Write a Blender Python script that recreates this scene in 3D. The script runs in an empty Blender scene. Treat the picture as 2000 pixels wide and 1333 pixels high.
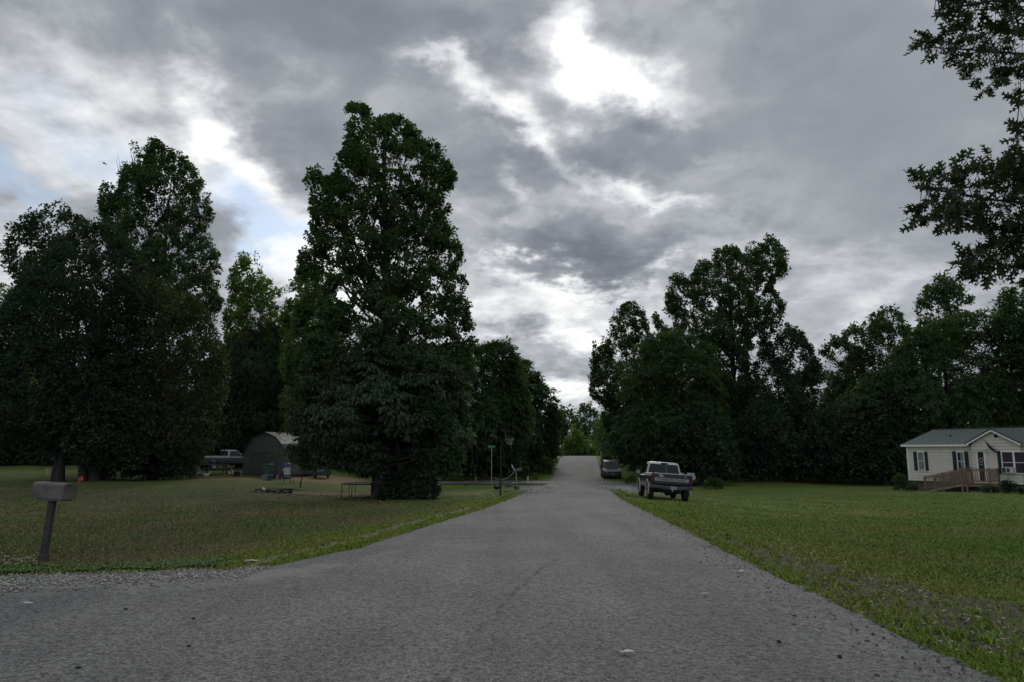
import bpy, math, random
import numpy as np
from mathutils import Vector, Matrix
R = math.radians
rnd = random.Random(7)
scn = bpy.context.scene
COL = scn.collection

# ------------------------------------------------------------------ camera
F = 1387.0; PITCH = R(8.83); EYE = 1.6
cd = bpy.data.cameras.new('camera'); cam = bpy.data.objects.new('camera', cd); COL.objects.link(cam)
cd.sensor_width = 36; cd.lens = 36*F/2000; cd.clip_end = 3000; cd.clip_start = 0.05
cam.location = (0, 0, EYE); cam.rotation_euler = (R(90)+PITCH, 0, 0)
scn.camera = cam
def ray(px, py):
    u = (px-1000)/F; v = (666.5-py)/F
    return np.array([u, math.cos(PITCH)-v*math.sin(PITCH), math.sin(PITCH)+v*math.cos(PITCH)])
def at(px, py, Y):
    d = ray(px, py); t = Y/d[1]
    return np.array([d[0]*t, Y, EYE+d[2]*t])

# ------------------------------------------------------------------ world
EXPOSURE = 0.3
SUN_EL, SUN_AZ = R(30), R(5.5)
w = bpy.data.worlds.new('World'); scn.world = w; w.use_nodes = True
nt = w.node_tree; nt.nodes.clear()
def N(tp, **k):
    n = nt.nodes.new(tp)
    for a, b in k.items(): setattr(n, a, b)
    return n
def L(a, b): nt.links.new(a, b)
def M_(op, a, b=None, c=None, clamp=False):
    n = N('ShaderNodeMath', operation=op, use_clamp=clamp)
    for i, x in enumerate((a, b, c)):
        if x is None: continue
        if isinstance(x, (int, float)): n.inputs[i].default_value = x
        else: L(x, n.inputs[i])
    return n.outputs[0]
tc = N('ShaderNodeTexCoord'); sep = N('ShaderNodeSeparateXYZ'); L(tc.outputs['Generated'], sep.inputs[0])
sx, sy, sz = sep.outputs
az = M_('MULTIPLY', M_('ARCTAN2', sx, sy), 57.2958)
el = M_('MULTIPLY', M_('ARCSINE', sz), 57.2958)
zz = M_('ADD', M_('MAXIMUM', sz, -0.02), 0.30)
cmbp = N('ShaderNodeCombineXYZ'); L(M_('DIVIDE', sx, zz), cmbp.inputs[0]); L(M_('DIVIDE', sy, zz), cmbp.inputs[1]); cmbp.inputs[2].default_value = 3.1
cmba = N('ShaderNodeCombineXYZ'); L(az, cmba.inputs[0]); L(el, cmba.inputs[1])
def noise(vec, scale, detail=6, rough=.55, dist=0.0):
    n = N('ShaderNodeTexNoise'); n.inputs['Scale'].default_value = scale; n.inputs['Detail'].default_value = detail
    n.inputs['Roughness'].default_value = rough; n.inputs['Distortion'].default_value = dist
    L(vec, n.inputs['Vector']); return n
wn = noise(cmbp.outputs[0], 2.2, 5, .6)
wsub = N('ShaderNodeVectorMath', operation='SUBTRACT'); L(wn.outputs['Color'], wsub.inputs[0]); wsub.inputs[1].default_value = (.5, .5, .5)
wsc = N('ShaderNodeVectorMath', operation='SCALE'); L(wsub.outputs[0], wsc.inputs[0]); wsc.inputs['Scale'].default_value = 15.0
wn2 = noise(cmbp.outputs[0], 8.5, 6, .62)
ws2 = N('ShaderNodeVectorMath', operation='SUBTRACT'); L(wn2.outputs['Color'], ws2.inputs[0]); ws2.inputs[1].default_value = (.5, .5, .5)
ws3 = N('ShaderNodeVectorMath', operation='SCALE'); L(ws2.outputs[0], ws3.inputs[0]); ws3.inputs['Scale'].default_value = 6.5
wad0 = N('ShaderNodeVectorMath', operation='ADD'); L(wsc.outputs[0], wad0.inputs[0]); L(ws3.outputs[0], wad0.inputs[1])
wadd = N('ShaderNodeVectorMath', operation='ADD'); L(wad0.outputs[0], wadd.inputs[0]); L(cmba.outputs[0], wadd.inputs[1])
# flatten z of the warped coordinate
sp2 = N('ShaderNodeSeparateXYZ'); L(wadd.outputs[0], sp2.inputs[0])
cm2 = N('ShaderNodeCombineXYZ'); L(sp2.outputs[0], cm2.inputs[0]); L(sp2.outputs[1], cm2.inputs[1])
WARP = cm2.outputs[0]
def azel(px, py):
    d = ray(px, py); d = d/np.linalg.norm(d)
    return math.degrees(math.atan2(d[0], d[1])), math.degrees(math.asin(d[2]))
def blob(px, py, rx, ry, rot, wgt, vec=None):
    a, e = azel(px, py)
    k = 0.0413/(1+((px-1000)/F)**2*.8)
    m = N('ShaderNodeMapping', vector_type='TEXTURE'); L(vec or WARP, m.inputs['Vector'])
    m.inputs['Location'].default_value = (a, e, 0); m.inputs['Rotation'].default_value = (0, 0, R(rot))
    m.inputs['Scale'].default_value = (rx*k, ry*k, 1)
    g = N('ShaderNodeTexGradient', gradient_type='SPHERICAL'); L(m.outputs[0], g.inputs[0])
    s = N('ShaderNodeMapRange', interpolation_type='SMOOTHSTEP'); L(g.outputs['Fac'], s.inputs['Value'])
    s.inputs['To Max'].default_value = wgt
    return s.outputs[0]
BL = [(1150,150,280,150,-20,.25),(1120,115,75,100,10,.15),(955,205,210,60,-28,.32),(825,155,120,36,0,.24),
      (1275,190,260,90,-18,.28),(1060,255,120,60,-35,.26),(1120,90,60,90,10,.16),(720,520,300,160,0,.16),(1000,440,200,160,-30,.10),(1250,430,260,60,-10,.12),
      (640,60,520,130,4,-.20),(1000,80,190,80,0,-.20),(560,265,190,120,0,-.14),
      (150,270,480,270,0,.33),(430,210,130,190,40,.20),(520,370,350,110,-50,.28),(425,370,90,60,0,.22),
      (1300,265,300,100,0,-.26),(1010,340,170,90,0,-.12),(1170,525,310,58,-12,-.36),(1120,455,300,70,0,-.12),
      (980,370,90,50,-40,.26),(1200,350,240,50,-20,.22),(1320,400,200,40,-15,.16),(1740,180,640,420,0,-.10),
      (1100,605,480,90,0,.30),(1130,775,260,90,0,.30),(560,545,260,110,0,.28),(1010,650,110,70,0,-.18),(1060,560,200,30,0,.12),
      (1640,590,520,150,0,.20),(20,560,320,200,0,.26),(760,220,300,160,0,-.08),(880,330,200,150,0,-.06),(1400,540,200,70,0,.10)]
acc = None
for b in BL:
    o = blob(*b); acc = o if acc is None else M_('ADD', acc, o)
n1 = noise(cmbp.outputs[0], 2.1, 9, .55, .1)
n2 = noise(cmbp.outputs[0], 5.0, 9, .55, .25)
n4 = noise(cmbp.outputs[0], 14.0, 7, .6, .1)
bil = N('ShaderNodeMapRange', interpolation_type='SMOOTHSTEP'); L(n2.outputs['Fac'], bil.inputs['Value']); bil.inputs['From Min'].default_value=.36; bil.inputs['From Max'].default_value=.62; bil.inputs['To Min'].default_value=-.09; bil.inputs['To Max'].default_value=.08
nz = M_('ADD', M_('MULTIPLY', M_('SUBTRACT', n1.outputs['Fac'], .5), .55), M_('ADD', bil.outputs[0], M_('MULTIPLY', M_('SUBTRACT', n4.outputs['Fac'], .5), .16)))
# the right part of the sky is a smooth sheet of stratus
calm = blob(1760, 230, 700, 520, 0, .72)
nz = M_('MULTIPLY', nz, M_('SUBTRACT', 1.0, calm))
B = M_('ADD', M_('ADD', acc, nz), .595)
cr = N('ShaderNodeValToRGB'); L(B, cr.inputs[0]); e = cr.color_ramp.elements
stops = [(0.0,(.110,.127,.148)),(.25,(.155,.174,.199)),(.42,(.200,.220,.248)),(.57,(.265,.285,.315)),(.71,(.40,.42,.45)),(.86,(.62,.64,.66)),(1.0,(.90,.90,.88))]
while len(e) > 1: e.remove(e[-1])
e[0].position = stops[0][0]; e[0].color = (*stops[0][1], 1)
for p, c in stops[1:]:
    x = e.new(p); x.color = (*c, 1)
sky = N('ShaderNodeTexSky', sky_type='NISHITA'); sky.sun_disc = False; sky.sun_elevation = SUN_EL; sky.sun_rotation = SUN_AZ
ssc = N('ShaderNodeVectorMath', operation='SCALE'); L(sky.outputs[0], ssc.inputs[0]); ssc.inputs['Scale'].default_value = 0.11
blue = None
for b in [(500,430,230,95,-35,1.15),(540,480,140,60,-10,.6),(25,375,170,70,-25,.9),(190,290,240,110,-30,.42),(1080,75,70,40,40,.35)]:
    o = blob(*b); blue = o if blue is None else M_('ADD', blue, o)
n3 = noise(cmbp.outputs[0], 6.0, 8, .62, .15)
bl2 = M_('MULTIPLY', blue, M_('MULTIPLY_ADD', n3.outputs['Fac'], -2.2, 1.95), clamp=True)
mx = N('ShaderNodeMix', data_type='RGBA'); L(bl2, mx.inputs[0]); L(cr.outputs[0], mx.inputs[6])
# clear air between the clouds: the Nishita sky, slightly whitened
mb = N('ShaderNodeMix', data_type='RGBA'); mb.inputs[0].default_value = .55; L(ssc.outputs[0], mb.inputs[6]); mb.inputs[7].default_value = (.36, .47, .63, 1)
L(mb.outputs[2], mx.inputs[7])
# thin cloud right in front of the sun
hot = M_('MULTIPLY', blob(1130, 140, 90, 55, -20, .45), M_('SUBTRACT', n4.outputs['Fac'], .25), clamp=False)
hadd = N('ShaderNodeMix', data_type='RGBA', blend_type='ADD'); hadd.inputs[0].default_value = 1; L(mx.outputs[2], hadd.inputs[6])
hc = N('ShaderNodeCombineColor'); L(hot, hc.inputs[0]); L(hot, hc.inputs[1]); L(M_('MULTIPLY', hot, .93), hc.inputs[2]); L(hc.outputs[0], hadd.inputs[7])
rear_boost = N('ShaderNodeMapRange'); L(sy, rear_boost.inputs['Value']); rear_boost.inputs['From Min'].default_value = -.8; rear_boost.inputs['From Max'].default_value = .35  # sky strengthened behind the camera, added to light surfaces facing it
rear_boost.inputs['To Min'].default_value = 1.75; rear_boost.inputs['To Max'].default_value = 1
bg = N('ShaderNodeBackground'); L(hadd.outputs[2], bg.inputs['Color']); L(rear_boost.outputs[0], bg.inputs['Strength'])
wo = N('ShaderNodeOutputWorld'); L(bg.outputs[0], wo.inputs['Surface'])
try: w.cycles.sampling_method = 'MANUAL'; w.cycles.sample_map_resolution = 1024
except Exception: pass

sl = bpy.data.lights.new('sun', 'SUN'); so = bpy.data.objects.new('sun', sl); COL.objects.link(so)
sl.energy = 0.8; sl.angle = R(14); sl.color = (1, .96, .88)
sd = Vector((math.sin(SUN_AZ)*math.cos(SUN_EL), math.cos(SUN_AZ)*math.cos(SUN_EL), math.sin(SUN_EL)))
so.rotation_euler = sd.to_track_quat('Z', 'Y').to_euler()
vs = scn.view_settings; vs.view_transform = 'Standard'; vs.look = 'None'; vs.gamma = 1; vs.exposure = EXPOSURE

# ------------------------------------------------------------------ helpers
class MB:
    def __init__(s): s.v = []; s.f = []; s.m = []
    def add(s, vs, fs, mi=0):
        o = len(s.v); s.v += [tuple(map(float, p)) for p in vs]
        for f in fs: s.f.append(tuple(o+i for i in f)); s.m.append(mi)
        return s
    def box(s, c, d, mi=0, rot=None):
        vs = [Vector((x*d[0]/2, y*d[1]/2, z*d[2]/2)) for x in (-1,1) for y in (-1,1) for z in (-1,1)]
        if rot: 
            q = Matrix.Rotation(rot[0],3,'X') if rot[0] else Matrix.Identity(3)
            q = Matrix.Rotation(rot[2],3,'Z') @ Matrix.Rotation(rot[1],3,'Y') @ q
            vs = [q @ v for v in vs]
        return s.add([v+Vector(c) for v in vs], [(0,1,3,2),(4,6,7,5),(0,4,5,1),(2,3,7,6),(0,2,6,4),(1,5,7,3)], mi)
    def bar(s, a, b, wd, ht, mi=0):
        a = Vector(a); b = Vector(b); d = (b-a); ln = d.length; d.normalize()
        up = Vector((0,0,1)) if abs(d.z) < .95 else Vector((0,1,0))
        sd_ = d.cross(up).normalized(); u = sd_.cross(d)
        vs = [p+sd_*x*wd/2+u*y*ht/2 for p in (a,b) for x in (-1,1) for y in (-1,1)]
        return s.add(vs, [(0,1,3,2),(4,6,7,5),(0,4,5,1),(2,3,7,6),(0,2,6,4),(1,5,7,3)], mi)
    def tube(s, path, rad, n=8, mi=0, cap=True):
        path = [Vector(p) for p in path]
        if not hasattr(rad, '__len__'): rad = [rad]*len(path)
        vs = []; ref = Vector((0.13,0.31,0.94))
        for i, p in enumerate(path):
            d = (path[min(i+1,len(path)-1)]-path[max(i-1,0)]).normalized()
            r0 = ref if abs(d.dot(ref)) < .93 else Vector((1,0,0))
            a = d.cross(r0).normalized(); b = d.cross(a)
            for k in range(n):
                t = 2*math.pi*k/n; vs.append(p+(a*math.cos(t)+b*math.sin(t))*rad[i])
        fs = []
        for i in range(len(path)-1):
            for k in range(n):
                fs.append((i*n+k, i*n+(k+1)%n, (i+1)*n+(k+1)%n, (i+1)*n+k))
        if cap: fs += [tuple(range(n))[::-1], tuple((len(path)-1)*n+k for k in range(n))]
        return s.add(vs, fs, mi)
    def loft(s, rings, mi=0, cap=True):
        n = len(rings[0]); vs = [p for r in rings for p in r]; fs = []
        for i in range(len(rings)-1):
            for k in range(n): fs.append((i*n+k, i*n+(k+1)%n, (i+1)*n+(k+1)%n, (i+1)*n+k))
        if cap: fs += [tuple(range(n))[::-1], tuple((len(rings)-1)*n+k for k in range(n))]
        return s.add(vs, fs, mi)
    def prism(s, pts, axis, a, b, mi=0):
        def P(p, t): return {'x':(t,p[0],p[1]), 'y':(p[0],t,p[1]), 'z':(p[0],p[1],t)}[axis]
        return s.loft([[P(p,a) for p in pts],[P(p,b) for p in pts]], mi)
    def ball(s, c, r, nu=12, nv=8, mi=0, jit=0, rg=None):
        if not hasattr(r,'__len__'): r = (r,r,r)
        rings = []
        for j in range(1, nv):
            ph = math.pi*j/nv; ring = []
            for i in range(nu):
                t = 2*math.pi*i/nu; q = 1+(rg.uniform(-jit,jit) if rg else 0)
                ring.append((c[0]+r[0]*math.sin(ph)*math.cos(t)*q, c[1]+r[1]*math.sin(ph)*math.sin(t)*q, c[2]-r[2]*math.cos(ph)*q))
            rings.append(ring)
        return s.loft(rings, mi)
    def build(s, name, mats, parent=None, ang=35, bevel=0, M=None, loc=None, rot=None):
        me = bpy.data.meshes.new(name)
        me.from_pydata(s.v, [], s.f); 
        if not isinstance(mats, (list, tuple)): mats = [mats]
        for m in mats: me.materials.append(m)
        me.polygons.foreach_set('material_index', s.m); me.polygons.foreach_set('use_smooth', [True]*len(s.f))
        me.validate(); me.update()
        import bmesh
        bm = bmesh.new(); bm.from_mesh(me); bmesh.ops.recalc_face_normals(bm, faces=bm.faces); bm.to_mesh(me); bm.free()
        me.set_sharp_from_angle(angle=R(ang))
        o = bpy.data.objects.new(name, me); COL.objects.link(o)
        if parent: o.parent = parent
        if M is not None: o.matrix_local = M
        if loc is not None: o.location = loc
        if rot is not None: o.rotation_euler = rot
        if bevel:
            b = o.modifiers.new('bevel','BEVEL'); b.width = bevel; b.segments = 2; b.limit_method = 'ANGLE'; b.angle_limit = R(40)
        return o
def npmesh(name, V, Fq, k, mat, parent=None, attr=None, smooth=False):
    """V (n,3), Fq (m,k) index array"""
    me = bpy.data.meshes.new(name); V = np.ascontiguousarray(V, dtype=np.float32); Fq = np.ascontiguousarray(Fq, dtype=np.int32)
    me.vertices.add(len(V)); me.vertices.foreach_set('co', V.ravel())
    me.loops.add(Fq.size); me.loops.foreach_set('vertex_index', Fq.ravel())
    me.polygons.add(len(Fq)); me.polygons.foreach_set('loop_start', np.arange(0, Fq.size, k, dtype=np.int32))
    me.polygons.foreach_set('loop_total', np.full(len(Fq), k, dtype=np.int32))
    if smooth: me.polygons.foreach_set('use_smooth', np.ones(len(Fq), dtype=bool))
    me.update(calc_edges=True)
    for nm, dom, arr in (attr or []):
        a = me.attributes.new(nm, 'FLOAT', dom); a.data.foreach_set('value', np.ascontiguousarray(arr, dtype=np.float32))
    me.materials.append(mat)
    o = bpy.data.objects.new(name, me); COL.objects.link(o)
    if parent: o.parent = parent
    return o
def tag(o, label, cat, group=None):
    o['label'] = label; o['category'] = cat
    if group: o['group'] = group
    return o
def thing(name, label, cat, loc=(0,0,0), rot=(0,0,0), group=None):
    o = bpy.data.objects.new(name, None); COL.objects.link(o); o.location = tuple(map(float, loc)); o.rotation_euler = rot
    o.empty_display_size = .2
    return tag(o, label, cat, group)
def dup(root, loc, rotz=0, label=None, scale=None, group=None):
    r = root.copy(); COL.objects.link(r); r.location = tuple(map(float, loc)); r.rotation_euler = (0,0,rotz)
    if scale: r.scale = scale
    if label: r['label'] = label
    if group: r['group'] = group
    for ch in list(root.children):
        c = ch.copy(); COL.objects.link(c); c.parent = r
        for g in list(ch.children):
            d = g.copy(); COL.objects.link(d); d.parent = c
    return r

# ------------------------------------------------------------------ materials
class NT:
    def __init__(s, m): s.t = m.node_tree
    def n(s, tp, ins=None, **k):
        x = s.t.nodes.new(tp)
        for a, b in k.items(): setattr(x, a, b)
        for a, b in (ins or {}).items():
            if isinstance(b, bpy.types.NodeSocket): s.t.links.new(b, x.inputs[a])
            else: x.inputs[a].default_value = b
        return x
    def l(s, a, b): s.t.links.new(a, b)
    def noise(s, vec, sc, det=4, ro=.55, di=0): return s.n('ShaderNodeTexNoise', {'Vector':vec,'Scale':sc,'Detail':det,'Roughness':ro,'Distortion':di}).outputs['Fac']
    def mr(s, v, a, b, c=0, d=1, sm=False): 
        x = s.n('ShaderNodeMapRange', {'Value':v,'From Min':a,'From Max':b,'To Min':c,'To Max':d})
        if sm: x.interpolation_type = 'SMOOTHSTEP'
        return x.outputs[0]
    def math(s, op, a, b=0.0, clamp=False):
        return s.n('ShaderNodeMath', {0:a,1:b}, operation=op, use_clamp=clamp).outputs[0]
    def mix(s, f, a, b, bt='MIX'):
        x = s.n('ShaderNodeMix', data_type='RGBA', blend_type=bt)
        for i, v in ((0,f),(6,a),(7,b)):
            if isinstance(v, bpy.types.NodeSocket): s.l(v, x.inputs[i])
            elif i == 0: x.inputs[0].default_value = v
            else: x.inputs[i].default_value = (*v[:3], 1)
        return x.outputs[2]
def newmat(name):
    m = bpy.data.materials.new(name); m.use_nodes = True
    return m, NT(m), m.node_tree.nodes['Principled BSDF']
_mc = {}
def pm(name, col, rough=.6, var=.18, sc=6, bump=0, metal=0, col2=None, det=5, coat=0, spec=.5, bsc=None):
    if name in _mc: return _mc[name]
    m, t, p = newmat(name); g = t.n('ShaderNodeTexCoord').outputs['Object']
    nz = t.noise(g, sc, det)
    f = t.mr(nz, .3, .7)
    c2 = col2 or tuple(c*(1-var*1.6) for c in col)
    c1 = col if col2 else tuple(min(1,c*(1+var*.6)) for c in col)
    t.l(t.mix(f, c2, c1), p.inputs['Base Color'])
    t.l(t.mr(nz, .3, .7, min(1,rough*1.12), rough*.88), p.inputs['Roughness'])
    p.inputs['Metallic'].default_value = metal; p.inputs['Coat Weight'].default_value = coat; p.inputs['Specular IOR Level'].default_value = spec
    if bump:
        b = t.n('ShaderNodeBump', {'Strength':bump,'Distance':.02,'Height':t.noise(g, bsc or sc*5, 6)}); t.l(b.outputs[0], p.inputs['Normal'])
    _mc[name] = m; return m
def glassmat(name, col=(.02,.025,.03), rough=.06):
    m, t, p = newmat(name); p.inputs['Base Color'].default_value = (*col,1); p.inputs['Roughness'].default_value = rough
    p.inputs['Specular IOR Level'].default_value = .22
    return m
def leafmat(name, c1, c2, trans=.3, rough=.5, tcol=None):
    m, t, p = newmat(name)
    a = t.n('ShaderNodeAttribute', attribute_name='rnd').outputs['Fac']
    g = t.n('ShaderNodeTexCoord').outputs['Object']
    nz = t.mr(t.noise(g, .35, 3), .35, .65)
    f = t.math('MULTIPLY_ADD', a, .6); 
    f = t.n('ShaderNodeMath', {0:a,1:.6,2:t.math('MULTIPLY', nz, .4)}, operation='MULTIPLY_ADD').outputs[0]
    c = t.mix(f, c1, c2); t.l(c, p.inputs['Base Color']); p.inputs['Roughness'].default_value = rough; p.inputs['Specular IOR Level'].default_value = .18
    tr = t.n('ShaderNodeBsdfTranslucent'); t.l(t.mix(.75, c, tcol or (c2[0]*1.7, c2[1]*2.0, c2[2]*.7)), tr.inputs[0])
    ms = t.n('ShaderNodeMixShader', {0:trans}); t.l(p.outputs[0], ms.inputs[1]); t.l(tr.outputs[0], ms.inputs[2])
    t.l(ms.outputs[0], m.node_tree.nodes['Material Output'].inputs['Surface'])
    return m

# ------------------------------------------------------------------ terrain height
_ty = np.array([-400,-60,0,10,20,32,45,58,66,74,84,98,110,118,128,145,200,400,900,2000.])
_td = np.array([1.0,1.5,1.6,1.66,1.88,2.18,2.5,2.76,2.82,2.74,2.3,1.5,.95,.76,.9,1.8,5,9,11,12.])
_gy = np.arange(-400,2000,.5); _gd = np.interp(_gy,_ty,_td); _k = np.hanning(15); _gd = np.convolve(np.pad(_gd,7,'edge'),_k/_k.sum(),'valid')
def sst(x,a,b):
    t = np.clip((x-a)/(b-a),0,1); return t*t*(3-2*t)
# road edge curves (world X as a function of Y), from measured points
def road_edges(Y):
    R_ = np.interp(Y, [-30,0,5,7.5,11,17,26,35,50,66,90,118,145,200], [3.6,3.5,3.5,3.5,3.6,4.0,4.55,5.2,6.7,8.4,10.9,13.8,17,24])
    L_ = np.interp(Y, [-30,9.0,9.6,9.8,10.9,13,16.5,26,32,50,68,90,118,145,200], [-7,-6.5,-5.5,-4.3,-3.5,-2.8,-2.3,-.95,-.3,1.5,3.5,5.6,8.2,11.4,18.4])
    return L_, R_
def hgt(x, y, road=False):
    x = np.asarray(x, float); y = np.asarray(y, float)
    z = EYE-np.interp(y,_gy,_gd)
    l, r = road_edges(y)
    left = sst(-x, 8, 19); z = z+left*np.interp(y,[0,30,38,55,80,110,200],[0,0,.35,.95,1.6,1.6,.5])
    z = z-0.30*sst(x-r, 0.2, 6.5)*sst(y,12,25)*(1-sst(y,62,72)*.6)
    z = z-0.16*sst(l-x, .8, 4)*sst(y,9.5,14)*(1-sst(y,30,42))
    z = z+.25*np.exp(-((x-31)**2+(y-47)**2)/160.)
    amp = .03*sst(np.abs(x-(l+r)/2), 4, 8)*sst(y,10,20)
    z = z+amp*(np.sin(x*.7+y*.31)+np.sin(x*.23-y*.43+1)+.6*np.sin(x*1.3+y*.9))
    return z
def H(x, y): return float(hgt(x, y))
def gp(px, py):
    d = ray(px, py); t = np.linspace(2, 300, 30000)
    P = np.outer(t, d); P[:,2] += EYE
    i = int(np.argmax(P[:,2] < hgt(P[:,0],P[:,1])))
    return P[i]

# vectorised value noise for masks
def vn(x, y, s, seed=0):
    rg = np.random.RandomState(seed); a = 0
    for k in range(6):
        th = rg.rand()*6.28; f = s*(.6+rg.rand()*1.2); a = a+np.sin((x*math.cos(th)+y*math.sin(th))*f+rg.rand()*6.28)
    return a/6
# asphalt outline ---------------------------------------------------------
rg0 = np.random.RandomState(3)
def edge_wob(t, k, seed):
    r_ = np.random.RandomState(seed); return sum(np.sin(t*(1.3*2**i)+r_.rand()*6)*k/(1.35**i) for i in range(5))
lef = [(-60,6.6),(-30,7.8),(-12,8.6)]; rig = [(-60,-9),(-40,-12),(-14,-14)]
ys1 = [9.0,9.25,9.45,9.6,9.7,9.8,10.3,10.9]
lx1 = [-6.9,-6.2,-5.6,-5.0,-4.5,-4.15,-3.8,-3.5]
ry1 = [-9,-5,-2,0,2,3.5,5,6.5]
Lp = lef+list(zip(lx1,ys1)); Rp = rig+[(3.5,y) for y in ry1]
yy = list(np.concatenate([np.arange(11.5,40,.6),np.arange(40,150,1.5)])); yr = np.interp(yy,[11.5,16,1000],[7.4,16,1000])
Lp += [(float(road_edges(y)[0]),y) for y in yy]; Rp += [(float(road_edges(y)[1]),float(y)) for y in yr]
# resample finer
def resample(P, n):
    P = np.array(P,float); t = np.arange(len(P)); q = np.linspace(0,len(P)-1,n); return np.c_[np.interp(q,t,P[:,0]),np.interp(q,t,P[:,1])]
NR = 700; NC = 26
LP = resample(Lp,NR); RP = resample(Rp,NR)
tl = np.cumsum(np.r_[0,np.hypot(*np.diff(LP,axis=0).T)]); tr_ = np.cumsum(np.r_[0,np.hypot(*np.diff(RP,axis=0).T)])
LP[:,0] += edge_wob(tl*1.6,.035,1)*np.minimum(1,12/np.maximum(LP[:,1],1)+.4); LP[:,1] += edge_wob(tl*1.5,.03,2)*(LP[:,1]<12)
RP[:,0] += edge_wob(tr_*1.6,.035,5)
u = np.linspace(0,1,NC)[None,:,None]
G = LP[:,None,:]*(1-u)+RP[:,None,:]*u
GX, GY = G[...,0], G[...,1]
crown_h = .03*(1-(2*u[...,0]-1)**2)
GZ = hgt(GX,GY)+.012+crown_h*.8
idx = np.arange(NR*NC).reshape(NR,NC)
RF = np.stack([idx[:-1,:-1],idx[:-1,1:],idx[1:,1:],idx[1:,:-1]],-1).reshape(-1,4)
def inroad(x, y, m=0.0):
    """approximate asphalt test, m>0 shrinks"""
    l, r = road_edges(y)
    a = (x > l+m) & (x < r-m) & (y > 9.0)
    yl = np.interp(x, [-60,-30,-12,-6.9,-5.6,-4.5,-4.15,-3.5,3.5], [6.6,7.8,8.6,9.0,9.45,9.7,9.8,10.9,12])
    b = (y < yl-m) & (x < 3.5-m) & (y > -12)
    cr_ = (y > 62.5+.02*x+m) & (y < 68.5+.02*x-m) & (np.abs(x) < 60)
    return a | b | cr_

# ground mesh
def axis(segs):
    out = [segs[0][0]]
    for a, b, s in segs:
        n = max(1,int(round((b-a)/s))); out += list(np.linspace(a,b,n+1)[1:])
    return np.array(out)
gx = axis([(-900,-200,60),(-200,-60,10),(-60,-14,.8),(-14,14,.28),(14,60,.8),(60,200,10),(200,900,60)])
gy = axis([(-300,-20,20),(-20,2,1.2),(2,30,.28),(30,80,.6),(80,160,1.6),(160,300,10),(300,1500,80)])
X, Y = np.meshgrid(gx,gy); Z = hgt(X,Y)
l_, r_ = road_edges(Y)
Z = Z-.08*(inroad(X,Y,.30)).astype(float)
fine = (np.abs(X)<40)&(Y>2)&(Y<80)
Z += fine*(.012*vn(X,Y,4,1)+.008*vn(X,Y,9,2))*(~inroad(X,Y,-.3))
# masks
dl = l_-X; dr = X-r_
verge = np.where(Y>9, np.clip(1-np.abs(dl-1.0)/1.7,0,1), 0)*(Y<70)+np.clip(1-np.abs(dr-.9)/2.2,0,1)*(Y>9)*(Y<58)
def gmask(px,py,rx,ry,th=0):
    p = gp(px,py); c,s = math.cos(th),math.sin(th); dx,dy = X-p[0],Y-p[1]
    return np.clip(1.4-1.4*np.hypot((dx*c+dy*s)/rx,(-dx*s+dy*c)/ry),0,1)
bz_ = np.clip(1.3-np.abs(dr-np.interp(Y,[4.5,7,9,12,16],[1.3,1.15,.95,.6,.35]))/np.interp(Y,[4.5,7,10,13,17],[1.1,.95,.7,.35,.2]),0,1)*(Y>3.5)*(1-sst(Y,12,17))
dirt = bz_+gmask(1780,1185,2.6,.95,-.5)*1.0+gmask(1960,1235,2.2,1.0,-.3)+gmask(1560,1080,1.6,.5,-1.0)*.6+.55*np.clip(1-np.abs(dr-.55)/.5,0,1)*(Y>4)*(Y<22)
red = gmask(650,937,7.5,6.5)*1.3+gmask(650,966,4.5,2.4)*1.1+gmask(430,935,6,4)*.7+gmask(20,955,5,2.5)*.5+gmask(960,950,2,3)*.25
trk = np.clip(1-np.abs(dl-np.interp(Y,[9,13,20,30],[.25,.75,.70,.6]))/.30,0,1)*(Y>9.8)*(Y<27)*1.3
grv = np.clip(1-np.abs(Y-(np.interp(X,[-30,-12,-6,-3.8],[7.9,8.7,9.3,9.9])+.35))/1.0,0,1)*(X<-3.4)*(X>-40)
grv = grv+gmask(1225,955,1.9,9,-.05)+gmask(1045,957,1.3,7)+gmask(1240,975,1.2,4)*.7
brown = sst(-X,3,9)*(Y>9.5)*(1-sst(Y,34,50)*.55)
Gi = np.arange(X.size).reshape(X.shape)
GF = np.stack([Gi[:-1,:-1],Gi[:-1,1:],Gi[1:,1:],Gi[1:,:-1]],-1).reshape(-1,4)
mg, t, p = newmat('lawn_and_field')
g = t.n('ShaderNodeTexCoord').outputs['Object']
def att(nm): return t.n('ShaderNodeAttribute', attribute_name=nm).outputs['Fac']
nA = t.noise(g,.16,5,.6); nB = t.noise(g,1.1,6,.65); nC = t.noise(g,9,5,.7); nD = t.noise(g,40,4,.7)
lawn = t.mix(t.mr(nB,.33,.67), (.070,.120,.025), (.135,.195,.038))
lawn = t.mix(t.mr(nA,.45,.62,0,.55), lawn, (.19,.185,.065))
fld = t.mix(t.mr(nB,.35,.65), (.062,.074,.028), (.130,.112,.056))
fld = t.mix(t.mr(nA,.35,.6,0,.8), fld, (.052,.074,.022))
c = t.mix(att('brown'), lawn, fld)
vg = t.math('MULTIPLY', att('verge'), t.mr(nB,.25,.6,.4,1), True)
c = t.mix(vg, c, t.mix(t.mr(nC,.3,.7),(.070,.100,.018),(.135,.165,.034)))
def thr(a, k=1.0): 
    s = t.math('ADD', a, t.math('MULTIPLY', t.math('SUBTRACT', t.math('ADD', t.math('MULTIPLY',nB,.6), t.math('MULTIPLY',nC,.4)), .5), 1.9))
    return t.mr(s,.35,.65,0,k,True)
c = t.mix(thr(att('red'),.85), c, t.mix(t.mr(nC,.3,.7),(.17,.105,.065),(.28,.19,.125)))
c = t.mix(thr(att('trk'),.8), c, (.20,.185,.13))
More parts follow.
